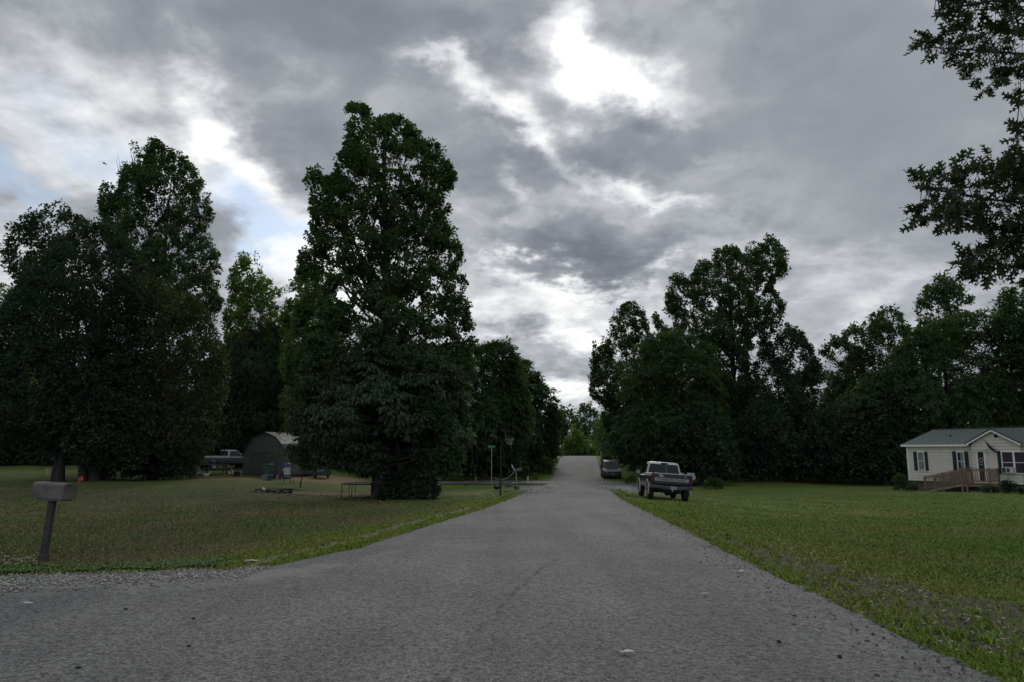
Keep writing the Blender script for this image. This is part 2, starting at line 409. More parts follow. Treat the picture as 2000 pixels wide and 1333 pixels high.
c = t.mix(thr(att('dirt'),.85), c, t.mix(t.mr(nC,.3,.7),(.060,.050,.038),(.15,.128,.10)))
c = t.mix(thr(att('grv')), c, t.mix(t.mr(nD,.35,.65),(.11,.11,.10),(.33,.32,.30)))
c = t.mix(t.mr(nD,.25,.75,.0,.55), t.mix(1.0,c,(.6,.6,.6),'MULTIPLY'), t.mix(1.0,c,(1.35,1.35,1.3),'MULTIPLY'))
t.l(c, p.inputs['Base Color']); p.inputs['Roughness'].default_value = .95; p.inputs['Specular IOR Level'].default_value = .12
bb = t.n('ShaderNodeBump', {'Strength':.9,'Distance':.05,'Height':t.math('ADD',t.math('MULTIPLY',nC,.6),t.math('MULTIPLY',nD,.4))}); t.l(bb.outputs[0], p.inputs['Normal'])
grd = npmesh('ground', np.stack([X.ravel(),Y.ravel(),Z.ravel()],1), GF, 4, mg, smooth=True,
   attr=[(k,'POINT',np.clip(v,0,1.3).ravel()) for k,v in (('verge',verge),('dirt',dirt),('red',red),('trk',trk),('grv',grv),('brown',brown))])
grd['kind'] = 'structure'

# asphalt
ma, t, p = newmat('chip_seal_asphalt')
g = t.n('ShaderNodeTexCoord').outputs['Object']
v1 = t.n('ShaderNodeTexVoronoi', {'Vector':g,'Scale':36.0}); v2 = t.n('ShaderNodeTexVoronoi', {'Vector':g,'Scale':85.0})
bw = t.n('ShaderNodeSeparateColor'); t.l(v1.outputs['Color'], bw.inputs[0])
bw2 = t.n('ShaderNodeSeparateColor'); t.l(v2.outputs['Color'], bw2.inputs[0])
nA = t.noise(g,.35,5,.6); nB = t.noise(g,2.3,6,.6); nE = t.noise(g,14,6,.75)
v = t.math('ADD', t.math('MULTIPLY', bw.outputs[0], .45), t.math('MULTIPLY', bw2.outputs[1], .55))
v = t.math('ADD', t.math('MULTIPLY', v, .55), t.math('MULTIPLY', nE, .45))
c = t.mix(t.mr(v,.28,.74), (.030,.031,.032), (.205,.204,.200))
c = t.mix(t.mr(nA,.35,.65), t.mix(1.0,c,(.84,.84,.86),'MULTIPLY'), t.mix(1.0,c,(1.15,1.15,1.13),'MULTIPLY'))
mpn = t.n('ShaderNodeMapping', {'Vector':g,'Scale':(1.1,.07,1.0),'Rotation':(0,0,R(5))})
nS = t.noise(mpn.outputs[0],1.0,4,.5)
c = t.mix(t.mr(nS,.35,.65), t.mix(1.0,c,(.86,.86,.87),'MULTIPLY'), t.mix(1.0,c,(1.16,1.15,1.12),'MULTIPLY'))
c = t.mix(t.mr(nB,.55,.75,0,.25), c, (.12,.117,.108))
def att(nm): return t.n('ShaderNodeAttribute', attribute_name=nm).outputs['Fac']
c = t.mix(t.math('MULTIPLY', t.mr(t.math('ADD',att('dust'),t.math('MULTIPLY',t.math('SUBTRACT',nB,.5),1.4)),.35,.9,0,.6,True), t.mr(nE,.3,.7,.5,1)), c, (.26,.25,.23))
c = t.mix(t.mr(att('seam'),.15,.7,0,.8), c, (.03,.03,.032))
t.l(c, p.inputs['Base Color']); t.l(t.mr(nE,.3,.7,.95,.75), p.inputs['Roughness']); p.inputs['Specular IOR Level'].default_value = .3
bb = t.n('ShaderNodeBump', {'Strength':.8,'Distance':.012,'Height':t.math('SUBTRACT', t.math('ADD', v1.outputs['Distance'], nE), t.math('MULTIPLY', att('seam'), 1.5))}); t.l(bb.outputs[0], p.inputs['Normal'])
# denser grid close to the camera for the seam
seam_px = [(862,1345),(905,1290),(935,1240),(985,1190),(1010,1160),(1060,1115),(1090,1098)]
seam = [gp(*q)[:2] for q in seam_px]
def distpoly(x, y, P):
    d = np.full(np.shape(x), 1e9)
    for a, b in zip(P[:-1],P[1:]):
        ab = b-a; tt = np.clip(((x-a[0])*ab[0]+(y-a[1])*ab[1])/(ab@ab),0,1)
        d = np.minimum(d, np.hypot(x-a[0]-tt*ab[0], y-a[1]-tt*ab[1]))
    return d
def road_attrs(x, y):
    s = np.clip(1.2-distpoly(x+.03*vn(x,y,7,4), y, seam)/.024,0,1)*np.clip(.75+.5*vn(x,y,3,5),0,1)
    l, r = road_edges(y)
    du = np.clip(1-(9.6-y)/1.6,0,1)*np.clip((-1.5-x)/2.5,0,1)*np.clip((11.5-y)/1.5,0,1)+np.clip(1-np.abs(x-(l+.9))/.8,0,1)*.5*(y<14)*(y>9)
    du = du+np.clip(1-(x-l)/.6,0,1)*.6*(y>36)*(y<64)+np.clip(1-(r-x)/.4,0,1)*.5*(y>34)*(y<62)
    return s, du
# subdivide near rows: use a second finer sheet inside the same mesh through interpolation
rowsel = np.where((LP[:,1]<14)&(RP[:,1]<9)&(LP[:,0]>-13))[0]
fine_rows = np.concatenate([np.arange(0,rowsel[0]),np.linspace(rowsel[0],rowsel[-1],400),np.arange(rowsel[-1]+1,NR)])
LP2 = np.c_[np.interp(fine_rows,np.arange(NR),LP[:,0]),np.interp(fine_rows,np.arange(NR),LP[:,1])]
RP2 = np.c_[np.interp(fine_rows,np.arange(NR),RP[:,0]),np.interp(fine_rows,np.arange(NR),RP[:,1])]
NR2 = len(fine_rows); NC2 = 160; u = np.linspace(0,1,NC2)[None,:,None]
G = LP2[:,None,:]*(1-u)+RP2[:,None,:]*u; GX, GY = G[...,0], G[...,1]
GZ = hgt(GX,GY)+.014+.024*(1-(2*u[...,0]-1)**2)+.004*vn(GX,GY,2.2,8)
idx = np.arange(NR2*NC2).reshape(NR2,NC2)
RF = np.stack([idx[:-1,:-1],idx[:-1,1:],idx[1:,1:],idx[1:,:-1]],-1).reshape(-1,4)
s_, du_ = road_attrs(GX,GY)
# skirt down at the edges so that the asphalt has a thickness
V = np.stack([GX.ravel(),GY.ravel(),GZ.ravel()],1)
sk = []; base = len(V); ext = []
for col in (0,NC2-1):
    e_ = V[idx[:,col]].copy(); e_[:,2] -= .09; ext.append(e_)
    j = np.arange(NR2)+base; base += NR2
    sk.append(np.stack([idx[:-1,col],idx[1:,col],j[1:],j[:-1]],-1))
V = np.vstack([V]+ext); RF = np.vstack([RF]+sk)
road = npmesh('road', V, RF, 4, ma, smooth=True, attr=[('seam','POINT',np.r_[s_.ravel(),np.zeros(2*NR2)]),('dust','POINT',np.r_[du_.ravel(),np.zeros(2*NR2)])])
road['kind'] = 'structure'
# crossing road
def sheet(name, x0, x1, y0f, y1f, nx, ny, off, mat, attrs=()):
    xs = np.linspace(x0,x1,nx)[None,:]; q = np.linspace(0,1,ny)[:,None]
    yy_ = y0f(xs)*(1-q)+y1f(xs)*q; xx_ = np.broadcast_to(xs,yy_.shape)
    zz_ = hgt(xx_,yy_)+off; ii = np.arange(xx_.size).reshape(xx_.shape)
    f_ = np.stack([ii[:-1,:-1],ii[:-1,1:],ii[1:,1:],ii[1:,:-1]],-1).reshape(-1,4)
    o = npmesh(name, np.stack([xx_.ravel(),yy_.ravel(),zz_.ravel()],1), f_, 4, mat, smooth=True, attr=[(a,'POINT',np.zeros(xx_.size)) for a in ('seam','dust')])
    o['kind'] = 'structure'; return o
sheet('side_road', -9, 4.2, lambda x: 63.2+.02*x+.05*np.sin(x*1.3), lambda x: 68+.02*x+.05*np.sin(x*1.1), 160, 8, .045, ma)
sheet('side_road', 7.6, 13, lambda x: 61.5+.02*x+.06*np.sin(x*1.3), lambda x: 67.5+.02*x+.05*np.sin(x*1.1), 160, 8, .03, ma)
# worn pale paint line across the lane
mp = pm('worn_pale_paint', (.24,.25,.18), .9, .3, 18)
a, b = gp(835,1053), gp(1008,1052); V = []; Fq = []
for i in range(41):
    q = i/40; x = a[0]*(1-q)+b[0]*q; y = a[1]*(1-q)+b[1]*q+.01*math.sin(i); wd = .022+.012*math.sin(i*1.7)
    for s in (-1,1):
        yy_ = y+s*wd; l, r = road_edges(yy_); uu = (x-l)/(r-l)
        V.append((x, yy_, H(x,yy_)+.024+.024*(1-(2*uu-1)**2)))
pl = npmesh('painted_line', np.array(V), np.array([(2*i,2*i+2,2*i+3,2*i+1) for i in range(40)]), 4, mp); pl['kind'] = 'structure'

# ------------------------------------------------------------------ grass, pebbles, clover (stuff)
def grass_field(name, n, ymin, ymax, seed, mat, hmin, hmax, keep):
    rg = np.random.RandomState(seed)
    y = ymin*np.exp(rg.rand(n)*math.log(ymax/ymin)); x = (rg.rand(n)*2-1)*(.80*y+1.5)
    # clumping
    x += rg.normal(0,.05,n); y += rg.normal(0,.05,n)
    k = (~inroad(x,y,.03)) & keep(x,y,rg) & (rg.rand(len(x)) > (y-ymin*0-.55*ymax)/(.45*ymax)); x, y = x[k], y[k]; n = len(x)
    z = hgt(x,y)+.0; l, r = road_edges(y)
    near = np.minimum(np.abs(l-x), np.abs(x-r)); tall = 1+.5*np.exp(-(near/.5)**2)
    h = (hmin+(hmax-hmin)*rg.rand(n)**1.5)*tall*(1+.5*vn(x,y,2,9)); wd = (.0045+.00075*y)*(.7+.6*rg.rand(n))
    th = rg.rand(n)*6.283; ph = rg.rand(n)*6.283; lean = h*(.3+.9*rg.rand(n))
    P = np.stack([x,y,z],1); sdv = np.stack([np.cos(th),np.sin(th),np.zeros(n)],1)*wd[:,None]
    mid = P+np.stack([np.cos(ph)*lean*.3,np.sin(ph)*lean*.3,h*.6],1); tip = P+np.stack([np.cos(ph)*lean,np.sin(ph)*lean,h],1)
    V = np.stack([P-sdv,P+sdv,mid+sdv*.7,tip,mid-sdv*.7],1).reshape(-1,3)
    Fq = np.arange(5*n).reshape(n,5)
    o = npmesh(name, V, Fq, 5, mat, attr=[('rnd','FACE',rg.rand(n))]); o['kind'] = 'stuff'; return o
def grassmat(name, g1, g2, b1, b2):
    m, t, p = newmat(name); a = t.n('ShaderNodeAttribute', attribute_name='rnd').outputs['Fac']; g = t.n('ShaderNodeTexCoord').outputs['Object']
    nA = t.noise(g,.26,7,.68)
    c = t.mix(t.mr(nA,.42,.58), t.mix(a,g1,g2), t.mix(a,b1,b2)); t.l(c,p.inputs['Base Color']); p.inputs['Roughness'].default_value=.7; p.inputs['Specular IOR Level'].default_value=.2
    return m
g_r = grassmat('lawn_blades', (.080,.150,.026),(.17,.26,.048),(.13,.175,.035),(.25,.25,.085))
g_l = grassmat('field_blades', (.075,.110,.034),(.165,.19,.06),(.13,.108,.054),(.235,.195,.105))
g_v = grassmat('verge_blades', (.10,.17,.022),(.22,.30,.05),(.15,.19,.028),(.28,.28,.08))
def dv(x,y):
    l,r = road_edges(y); return np.where(x<(l+r)/2, l-x, x-r)
def dmk(x,y,px,py,rx,ry,th=0):
    p_ = gp(px,py); c_,s_ = math.cos(th),math.sin(th); dx,dy = x-p_[0],y-p_[1]; return np.hypot((dx*c_+dy*s_)/rx,(-dx*s_+dy*c_)/ry)
def bare(x,y): return ((np.abs(x-road_edges(y)[1]-np.interp(y,[4.5,7,9,12,16],[1.3,1.15,.95,.6,.35]))<np.interp(y,[4.5,7,10,13,17],[.95,.8,.6,.25,.05])*(1+.35*vn(x,y,2.5,77)))&(y<17))|(dmk(x,y,1780,1185,2.6,.95,-.5)<1.0)|(dmk(x,y,1960,1235,2.2,1.0,-.3)<1.0)
def grav(x,y): return (np.abs(y-(np.interp(x,[-30,-12,-6,-3.8],[7.9,8.7,9.3,9.9])+.35))<.55)&(x<-3.4)
tw_ = lambda x,y: (dv(x,y)<.35)&(dv(x,y)>-.2)
grass_field('grass', 420000, 4.2, 48, 1, g_r, .018, .05, lambda x,y,rg: (x>0)&(dv(x,y)>.5+1.9*rg.rand(len(x)))&(~bare(x,y)|(rg.rand(len(x))<.15)))
grass_field('grass', 420000, 9, 42, 2, g_l, .012, .042, lambda x,y,rg: (x<0)&(dv(x,y)>.6+1.9*rg.rand(len(x)))&~grav(x,y)&(dmk(x,y,640,940,6,5)>1))
grass_field('grass', 620000, 4.2, 55, 3, g_v, .014, .046, lambda x,y,rg: (dv(x,y)<1.0+.7*vn(x,y,1.0,3)+1.9*rg.rand(len(x))**1.3)&(~bare(x,y)|(rg.rand(len(x))<.12))&(~grav(x,y)|(rg.rand(len(x))<.06))&(~(np.abs(dv(x,y)-np.interp(y,[9,13,20,30],[.25,.75,.70,.6]))<.20)|(x>0)|(y>27)|(rg.rand(len(x))<.12))&((y<34)|(y>60)|(rg.rand(len(x))<.35)))
# taller weed tufts
def tufts(n, seed, mat, samp, hmin, hmax):
    rg = np.random.RandomState(seed); cx, cy = samp(rg,n); n = len(cx); kk = 26
    x = (cx[:,None]+rg.normal(0,.035,(n,kk))).ravel(); y = (cy[:,None]+rg.normal(0,.035,(n,kk))).ravel(); hs = np.repeat(hmin+(hmax-hmin)*rg.rand(n)**1.6,kk)
    k = ~inroad(x,y,.05); x,y,hs = x[k],y[k],hs[k]; n = len(x); z = hgt(x,y)
    h = hs*(.5+.7*rg.rand(n)); wd = (.004+.0006*y)*(.7+.6*rg.rand(n)); th = rg.rand(n)*6.283; ph = rg.rand(n)*6.283; lean = h*(.2+.7*rg.rand(n))
    P = np.stack([x,y,z],1); sdv = np.stack([np.cos(th),np.sin(th),np.zeros(n)],1)*wd[:,None]
    mid = P+np.stack([np.cos(ph)*lean*.3,np.sin(ph)*lean*.3,h*.6],1); tip = P+np.stack([np.cos(ph)*lean,np.sin(ph)*lean,h*.95],1)
    o = npmesh('weeds', np.stack([P-sdv,P+sdv,mid+sdv*.8,tip,mid-sdv*.8],1).reshape(-1,3), np.arange(5*n).reshape(n,5), 5, mat, attr=[('rnd','FACE',rg.rand(n))]); o['kind'] = 'stuff'
def t1(rg,n):
    y = 5*np.exp(rg.rand(n)*2.3); l,r = road_edges(y); sd = rg.rand(n)<.5; x = np.where(sd, l-np.abs(rg.normal(.15,.5,n)), r+np.abs(rg.normal(.1,.5,n))); k = (y>10.5)|(x>0); return x[k],y[k]
def t2(rg,n):
    y = 6*np.exp(rg.rand(n)*2.0); x = (rg.rand(n)*2-1)*(.8*y+1); k = (np.abs(x)>4)&((x>0)|(y>10.5))&(vn(x,y,1.5,21)>.05); return x[k],y[k]
tufts(600, 31, g_v, t1, .035, .09)
tufts(900, 32, g_r, t2, .025, .06)
# pebbles
def pebbles(n, seed, sampler, smin, smax, mat, name='gravel'):
    rg = np.random.RandomState(seed); x, y = sampler(rg, n); n = len(x); s = smin+(smax-smin)*rg.rand(n)**2.5
    base_ = np.array([(1,0,0),(-1,0,0),(0,1,0),(0,-1,0),(0,0,1),(0,0,-1)],float); fc = np.array([(0,2,4),(2,1,4),(1,3,4),(3,0,4),(2,0,5),(1,2,5),(3,1,5),(0,3,5)])
    V = base_[None]*(s[:,None,None]*(.6+.7*rg.rand(n,6,1))); V[:,:,2] *= .7
    th = rg.rand(n)*6.28; c_,s_ = np.cos(th)[:,None],np.sin(th)[:,None]
    V = np.stack([V[:,:,0]*c_-V[:,:,1]*s_, V[:,:,0]*s_+V[:,:,1]*c_, V[:,:,2]],-1)
    zb = hgt(x,y)+np.where(inroad(x,y),.026,.004)
    V += np.stack([x,y,zb+s*.15],1)[:,None,:]
    Fq = (fc[None]+6*np.arange(n)[:,None,None]).reshape(-1,3)
    o = npmesh(name, V.reshape(-1,3), Fq, 3, mat, attr=[('rnd','FACE',np.repeat(rg.rand(n),8))]); o['kind']='stuff'; return o
def rndmat(name, c1, c2, rough=.85):
    m, t, p = newmat(name); a = t.n('ShaderNodeAttribute', attribute_name='rnd').outputs['Fac']; t.l(t.mix(a,c1,c2),p.inputs['Base Color']); p.inputs['Roughness'].default_value=rough; return m
pg = rndmat('pale_gravel',(.10,.10,.095),(.40,.39,.36)); pd = rndmat('dark_gravel',(.03,.03,.03),(.22,.21,.19))
def s1(rg,n):
    x = -30+rg.rand(n)**.6*26.5; y = np.interp(x,[-30,-12,-6,-3.8],[7.9,8.7,9.3,9.9])+.25+rg.normal(0,.42,n); return x,y
pebbles(26000, 5, s1, .006, .026, pg)
def s2(rg,n):
    y = 5*np.exp(rg.rand(n)*1.9); l,r = road_edges(y); x = r+rg.normal(.25,.45,n); return x,y
pebbles(5000, 6, s2, .004, .02, pd)
def s3(rg,n):
    a_ = gp(1225,955); b_ = gp(1045,957); k = rg.rand(n)<.6
    x = np.where(k,a_[0]+rg.normal(0,1.1,n),b_[0]+rg.normal(0,.7,n)); y = np.where(k,a_[1]+rg.normal(0,5.0,n),b_[1]+rg.normal(0,4,n)); return x,y
pebbles(9000, 7, s3, .02, .06, pg)
def s4(rg,n):
    y = 3.5*np.exp(rg.rand(n)*1.9); l,r = road_edges(y); x = -8+rg.rand(n)*11.5; k = inroad(x,y,.1); return x[k],y[k]
pebbles(700, 8, s4, .004, .013, pd)
# dry leaf litter on right verge
def litter(name, n, seed, sampler, size, mat):
    rg = np.random.RandomState(seed); x,y = sampler(rg,n); n=len(x); th = rg.rand(n)*6.28; s = size*(.5+rg.rand(n))
    a_ = np.stack([np.cos(th),np.sin(th),rg.normal(0,.25,n)],1)*s[:,None]; b_ = np.stack([-np.sin(th),np.cos(th),rg.normal(0,.35,n)],1)*s[:,None]*.4
    P = np.stack([x,y,hgt(x,y)+.022],1); V = np.stack([P-a_,P-b_,P+a_,P+b_],1).reshape(-1,3)
    o = npmesh(name,V,np.arange(4*n).reshape(n,4),4,mat,attr=[('rnd','FACE',rg.rand(n))]); o['kind']='stuff'; return o
lm = rndmat('dry_leaf',(.08,.065,.035),(.36,.34,.22))
def s5(rg,n):
    y = 5*np.exp(rg.rand(n)*1.3); l,r = road_edges(y); x = r+np.abs(rg.normal(.2,1.5,n)); return x,y
litter('fallen_leaves', 1500, 4, s5, .022, lm)
lm2 = rndmat('pale_leaf',(.18,.19,.11),(.34,.35,.24))
litter('fallen_leaves', 150, 14, s5, .030, lm2)
# clover flowers by the mailbox
def s6(rg,n):
    P_ = np.array([gp(rg.uniform(-60,78),rg.uniform(1093,1114)) for _ in range(n)]); return P_[:,0],P_[:,1]
rg = np.random.RandomState(9); fx, fy = s6(rg,75); nF = len(fx)
mbf = MB()
for i in range(nF):
    hz = H(fx[i],fy[i]); hh = rg.uniform(.06,.12); mbf.tube([(fx[i],fy[i],hz),(fx[i]+rg.normal(0,.01),fy[i],hz+hh)],.0022,4,1); mbf.ball((fx[i],fy[i],hz+hh),.011,6,4,0)
o = mbf.build('clover_flowers',[pm('clover_white',(.42,.43,.36),.8),pm('clover_stem',(.06,.1,.02),.8)]); o['kind']='stuff'
def s7(rg,n): 
    x = rg.uniform(-9,-4.2,n); y = np.interp(x,[-30,-12,-6,-3.8],[7.9,8.7,9.3,9.9])+1.0+.12*vn(x,x*0,5,6)+np.abs(rg.normal(0,.5,n)); k = (vn(x,y,5,33)+.5*rg.rand(n)>.05); return x[k],y[k]
rg = np.random.RandomState(10); x,y = s7(rg,30000); n=len(x); th=rg.rand(n)*6.28; s=.009+.009*rg.rand(n); hh = .008+.04*rg.rand(n)
P = np.stack([x,y,hgt(x,y)+hh],1); a_=np.stack([np.cos(th),np.sin(th),rg.normal(0,.4,n)],1)*s[:,None]; b_=np.stack([-np.sin(th),np.cos(th),rg.normal(0,.4,n)],1)*s[:,None]
o = npmesh('clover', np.stack([P-a_,P-b_,P+a_,P+b_],1).reshape(-1,3), np.arange(4*n).reshape(n,4), 4, grassmat('clover_leaf',(.045,.09,.02),(.11,.18,.04),(.05,.10,.025),(.12,.18,.05)), attr=[('rnd','FACE',rg.rand(n))]); o['kind']='stuff'

# ------------------------------------------------------------------ trees
bark = pm('bark', (.040,.034,.029), .95, .35, 9, .9, col2=(.018,.016,.014))
LM = {
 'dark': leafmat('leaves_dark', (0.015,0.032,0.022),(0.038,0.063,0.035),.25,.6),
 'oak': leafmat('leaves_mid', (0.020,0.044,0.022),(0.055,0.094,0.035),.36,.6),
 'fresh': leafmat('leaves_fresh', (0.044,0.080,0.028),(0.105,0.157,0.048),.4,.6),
 'pecan': leafmat('leaves_grey', (0.026,0.048,0.030),(0.066,0.092,0.058),.25,.5),
 'feather': leafmat('leaves_feathery', (0.020,0.046,0.022),(0.053,0.089,0.035),.36,.6),
 'warm': leafmat('leaves_warm', (0.029,0.039,0.020),(0.058,0.070,0.032),.28,.6),
}
def inpoly(x, y, P):
    c = np.zeros(len(x), bool); n = len(P)
    for i in range(n):
        x1,y1 = P[i]; x2,y2 = P[(i+1)%n]
        k = ((y1>y)!=(y2>y)); c ^= k&(x < (x2-x1)*(y-y1)/((y2-y1) if y2!=y1 else 1e-9)+x1)
    return c
def leaves(P, A, Nn, Ln, Wd, rg):
    """P base points, A axis, Nn normals"""
    A = A/np.linalg.norm(A,axis=1,keepdims=True); S = np.cross(A,Nn); S /= np.linalg.norm(S,axis=1,keepdims=True)+1e-9
    Ln = Ln[:,None]; Wd = Wd[:,None]
    c_ = P+A*Ln*.45; up = np.cross(S,A)
    V = np.stack([P, c_+S*Wd*.5+up*Ln*.06, P+A*Ln-up*Ln*.08, c_-S*Wd*.5+up*Ln*.06],1)
    return V.reshape(-1,3)
def crown_pts(poly, Yd, rg, n, cr, thick, gap, seed):
    x0,x1 = poly[:,0].min(),poly[:,0].max(); z0,z1 = poly[:,1].min(),poly[:,1].max()
    m = n*4; x = x0+rg.rand(m)*(x1-x0); z = z0+rg.rand(m)*(z1-z0)
    k = inpoly(x,z,poly); x,z = x[k],z[k]
    d = distpoly(x,z,[*poly,poly[0]]); Rr = max(d.max(),.5)
    Rr = min(Rr, 4.2)
    dd = np.minimum(d,Rr); half = Rr*thick*np.clip(1-(1-dd/Rr)**2,0,1)**.85
    half = half*(.8+.45*vn(x,z,.9,seed))
    sgn = np.where(rg.rand(len(x))<.62,-1,1); y = Yd+half*sgn*rg.rand(len(x))**.38
    rg2 = np.random.RandomState(seed+50); nz_ = 0
    for kx in range(7):
        v_ = rg2.normal(0,1,3); v_ /= np.linalg.norm(v_); f = (1.5+rg2.rand()*2.6); nz_ = nz_+np.sin((x*v_[0]+(y-Yd)*v_[1]+z*v_[2])*f+rg2.rand()*6.28)
    nz_ = nz_/7
    k = (nz_ > gap) & (d > cr*(.25+.55*rg.rand(len(x))))
    P = np.stack([x,y,z],1)[k]
    return P[:n]
def tree(kind, label, poly, Yd, base, lmat='oak', leaf=.17, cr=.33, dens=5.0, k=34, style='broad', thick=1.0, gap=-.12, seed=1, name='leafy_tree', group=None, trunk_r=.28, trunks=None, top=.8, limbs=40, part='crown', cut=None):
    rg = np.random.RandomState(seed)
    pw = np.array([at(a,b,Yd)[[0,2]] for a,b in poly])
    bx = at(base,900,Yd)[0]; bz = H(bx,Yd)
    root = thing(name, label, 'tree', (bx,Yd,bz), group=group)
    area = .5*abs(np.dot(pw[:,0],np.roll(pw[:,1],1))-np.dot(pw[:,1],np.roll(pw[:,0],1)))
    n = int(area/(math.pi*cr*cr)*dens*1.3)
    C_ = crown_pts(pw, Yd, rg, n, cr, thick, gap, seed)
    n = len(C_); rad = cr*(.5+1.0*rg.rand(n)**1.4); cx = np.array([pw[:,0].mean(),Yd,pw[:,1].mean()])
    out = C_-cx; out /= np.linalg.norm(out,axis=1,keepdims=True)+1e-6
    kk = k; off = rg.normal(0,1,(n,kk,3)); off /= np.linalg.norm(off,axis=2,keepdims=True); rr = rg.rand(n,kk,1)**.5
    off = off*rr*rad[:,None,None]
    if style == 'feather':
        # drooping horizontal sprays
        th = rg.rand(n)*6.28; ax = np.stack([np.cos(th),np.sin(th),-.25-.3*rg.rand(n)],1); ax = ax*.5+out*np.array([.9,.9,.15]); ax /= np.linalg.norm(ax,axis=1,keepdims=True)
        tt = (rg.rand(n,kk,1)-.35)*2.6*rad[:,None,None]; sd_ = np.stack([-ax[:,1],ax[:,0],np.zeros(n)],1)
        off = ax[:,None,:]*tt+sd_[:,None,:]*rg.normal(0,.33,(n,kk,1))*rad[:,None,None]+rg.normal(0,.09,(n,kk,3))*rad[:,None,None]
        off[:,:,2] -= .22*(tt[:,:,0])**2/ (rad[:,None]+.01)
    elif style == 'hang':
        off[:,:,2] *= 1.15
    elif style == 'droop':
        rxy = np.hypot(off[:,:,0],off[:,:,1])/rad[:,None]; off[:,:,0] *= 1.5; off[:,:,1] *= 1.5; off[:,:,2] = off[:,:,2]*.35-rxy**2*.55*rad[:,None]
    P = (C_[:,None,:]+off).reshape(-1,3); m = len(P)
    rad_dir = off/(np.linalg.norm(off,axis=2,keepdims=True)+1e-6)
    A = rad_dir*.8+out[:,None,:]*.5+rg.normal(0,.55,(n,kk,3))
    if style == 'hang': A = A*.45+np.array([0,0,-1.0])
    elif style == 'droop': A = A*.6+np.array([0,0,-.55])
    elif style == 'feather': A = A*.5+np.array([0,0,-.25])
    else: A = A+np.array([0,0,-.15])
    Nn = rg.normal(0,.55,(n,kk,3))+np.array([0,0,.9])+out[:,None,:]*.5
    A = A.reshape(-1,3); Nn = Nn.reshape(-1,3)
    ls = leaf*(.6+.8*rg.rand(m))*np.repeat(.8+.45*rg.rand(n),kk); wr = {'broad':.78,'hang':.34,'feather':.42,'droop':.42}[style]
    V = leaves(P,A,Nn,ls,ls*wr,rg)
    if cut is not None:   # keep foliage above a height over the ground
        q = V.reshape(-1,4,3); kq = q[:,:,2].min(1) > hgt(q[:,0,0],q[:,0,1])+cut; V = q[kq].reshape(-1,3)
        m = int(kq.sum())
    V = V-np.array([bx,Yd,bz])
    npmesh(part, V, np.arange(4*m).reshape(m,4), 4, LM[lmat], parent=root, attr=[('rnd','FACE',np.repeat(rg.rand(n),kk)[:m]*.6+rg.rand(m)*.4)])
    # trunk and limbs
    zt = pw[:,1].max()
    for ti, (tx, tr0) in enumerate(trunks or [(base,trunk_r)]):
        mb = MB(); X0 = at(tx,900,Yd)[0]-bx; Zg = H(X0+bx,Yd)-bz-.15; hh = (zt-bz)*top
        yo = rg.normal(0,.4) if ti else 0
        tgt = (cx[0]-bx)*.6+X0*.4
        path = []; rad_ = []
        for i in range(9):
            q = i/8; path.append((X0*(1-q)+tgt*q+math.sin(q*5+seed)*.12*q*2, yo+math.sin(q*4+seed*2)*.2*q, Zg+(hh-Zg)*q)); rad_.append(tr0*((1-q)**.8*.93+.05)*(1.5 if i==0 else 1))
        mb.tube(path, rad_, 10)
        PA = np.array(path)
        L_ = limbs if ti == 0 else limbs//3
        sel = C_[rg.choice(n, min(n,L_), replace=False)]-np.array([bx,Yd,bz])
        for c_ in sel:
            q0 = np.clip((c_[2]*.76-Zg)/(hh-Zg)-.04*rg.rand(), .12, .93); i = q0*8; i0 = int(i)
            s_ = PA[i0]*(1-(i-i0))+PA[min(i0+1,8)]*(i-i0); r0 = np.interp(i,range(9),rad_)*.42
            mid = s_*.5+c_*.5+np.array([0,0,-.08*np.linalg.norm(c_-s_)])+rg.normal(0,.12,3)
            q1 = s_*.8+mid*.2; 
            mb.tube([s_, s_*.72+mid*.28, mid, mid*.45+c_*.55+rg.normal(0,.08,3), c_], [r0,r0*.8,r0*.5,r0*.3,.008], 5)
        mb.build('trunk', bark, root, ang=60)
    return root

T = tree
def shrub(label, px, pyb, Yd, wpx, hpx, lmat, leaf=.1, seed=1, style='broad', dens=4.5, cr=.2, name='shrub'):
    a_ = at(px,pyb,Yd); zb = H(a_[0],Yd); # top from pixels
    py0 = 882+(EYE-zb)*F/Yd
    T('',label,[(px-wpx/2,py0-2),(px-wpx*.45,py0-hpx*.6),(px-wpx*.15,py0-hpx),(px+wpx*.2,py0-hpx*.92),(px+wpx*.48,py0-hpx*.55),(px+wpx/2,py0-2)],Yd,px,lmat,leaf,cr,dens,26,style,seed=seed,gap=-.3,trunk_r=.03,top=.6,limbs=8,name=name)
T('','tall round-headed tree, its crown the leftmost high one against the sky',[(12,490),(30,450),(70,412),(118,400),(150,415),(165,425),(190,480),(205,560),(200,700),(60,700),(40,560),(20,520)],57,118,'dark',.2,.42,4.6,30,seed=11,gap=-.2)
T('','wide dark tree left of the shed with foliage nearly to the ground and several trunks',[(110,490),(165,432),(200,436),(240,452),(272,485),(290,560),(285,700),(305,800),(290,915),(160,918),(140,895),(100,890),(40,880),(-20,880),(-60,800),(-10,650),(40,560),(70,510)],46,188,'dark',.16,.36,5.2,34,seed=12,gap=-.3,trunks=[(188,.3),(100,.24),(123,.22),(173,.2)],top=.75)
T('','dark brownish-green tree between the wide left tree and the shed',[(190,600),(250,520),(320,550),(400,590),(432,650),(446,720),(440,790),(420,860),(405,905),(350,926),(240,928),(180,915),(170,760)],49,300,'warm',.17,.38,5.2,32,seed=13,gap=-.3,top=.7)
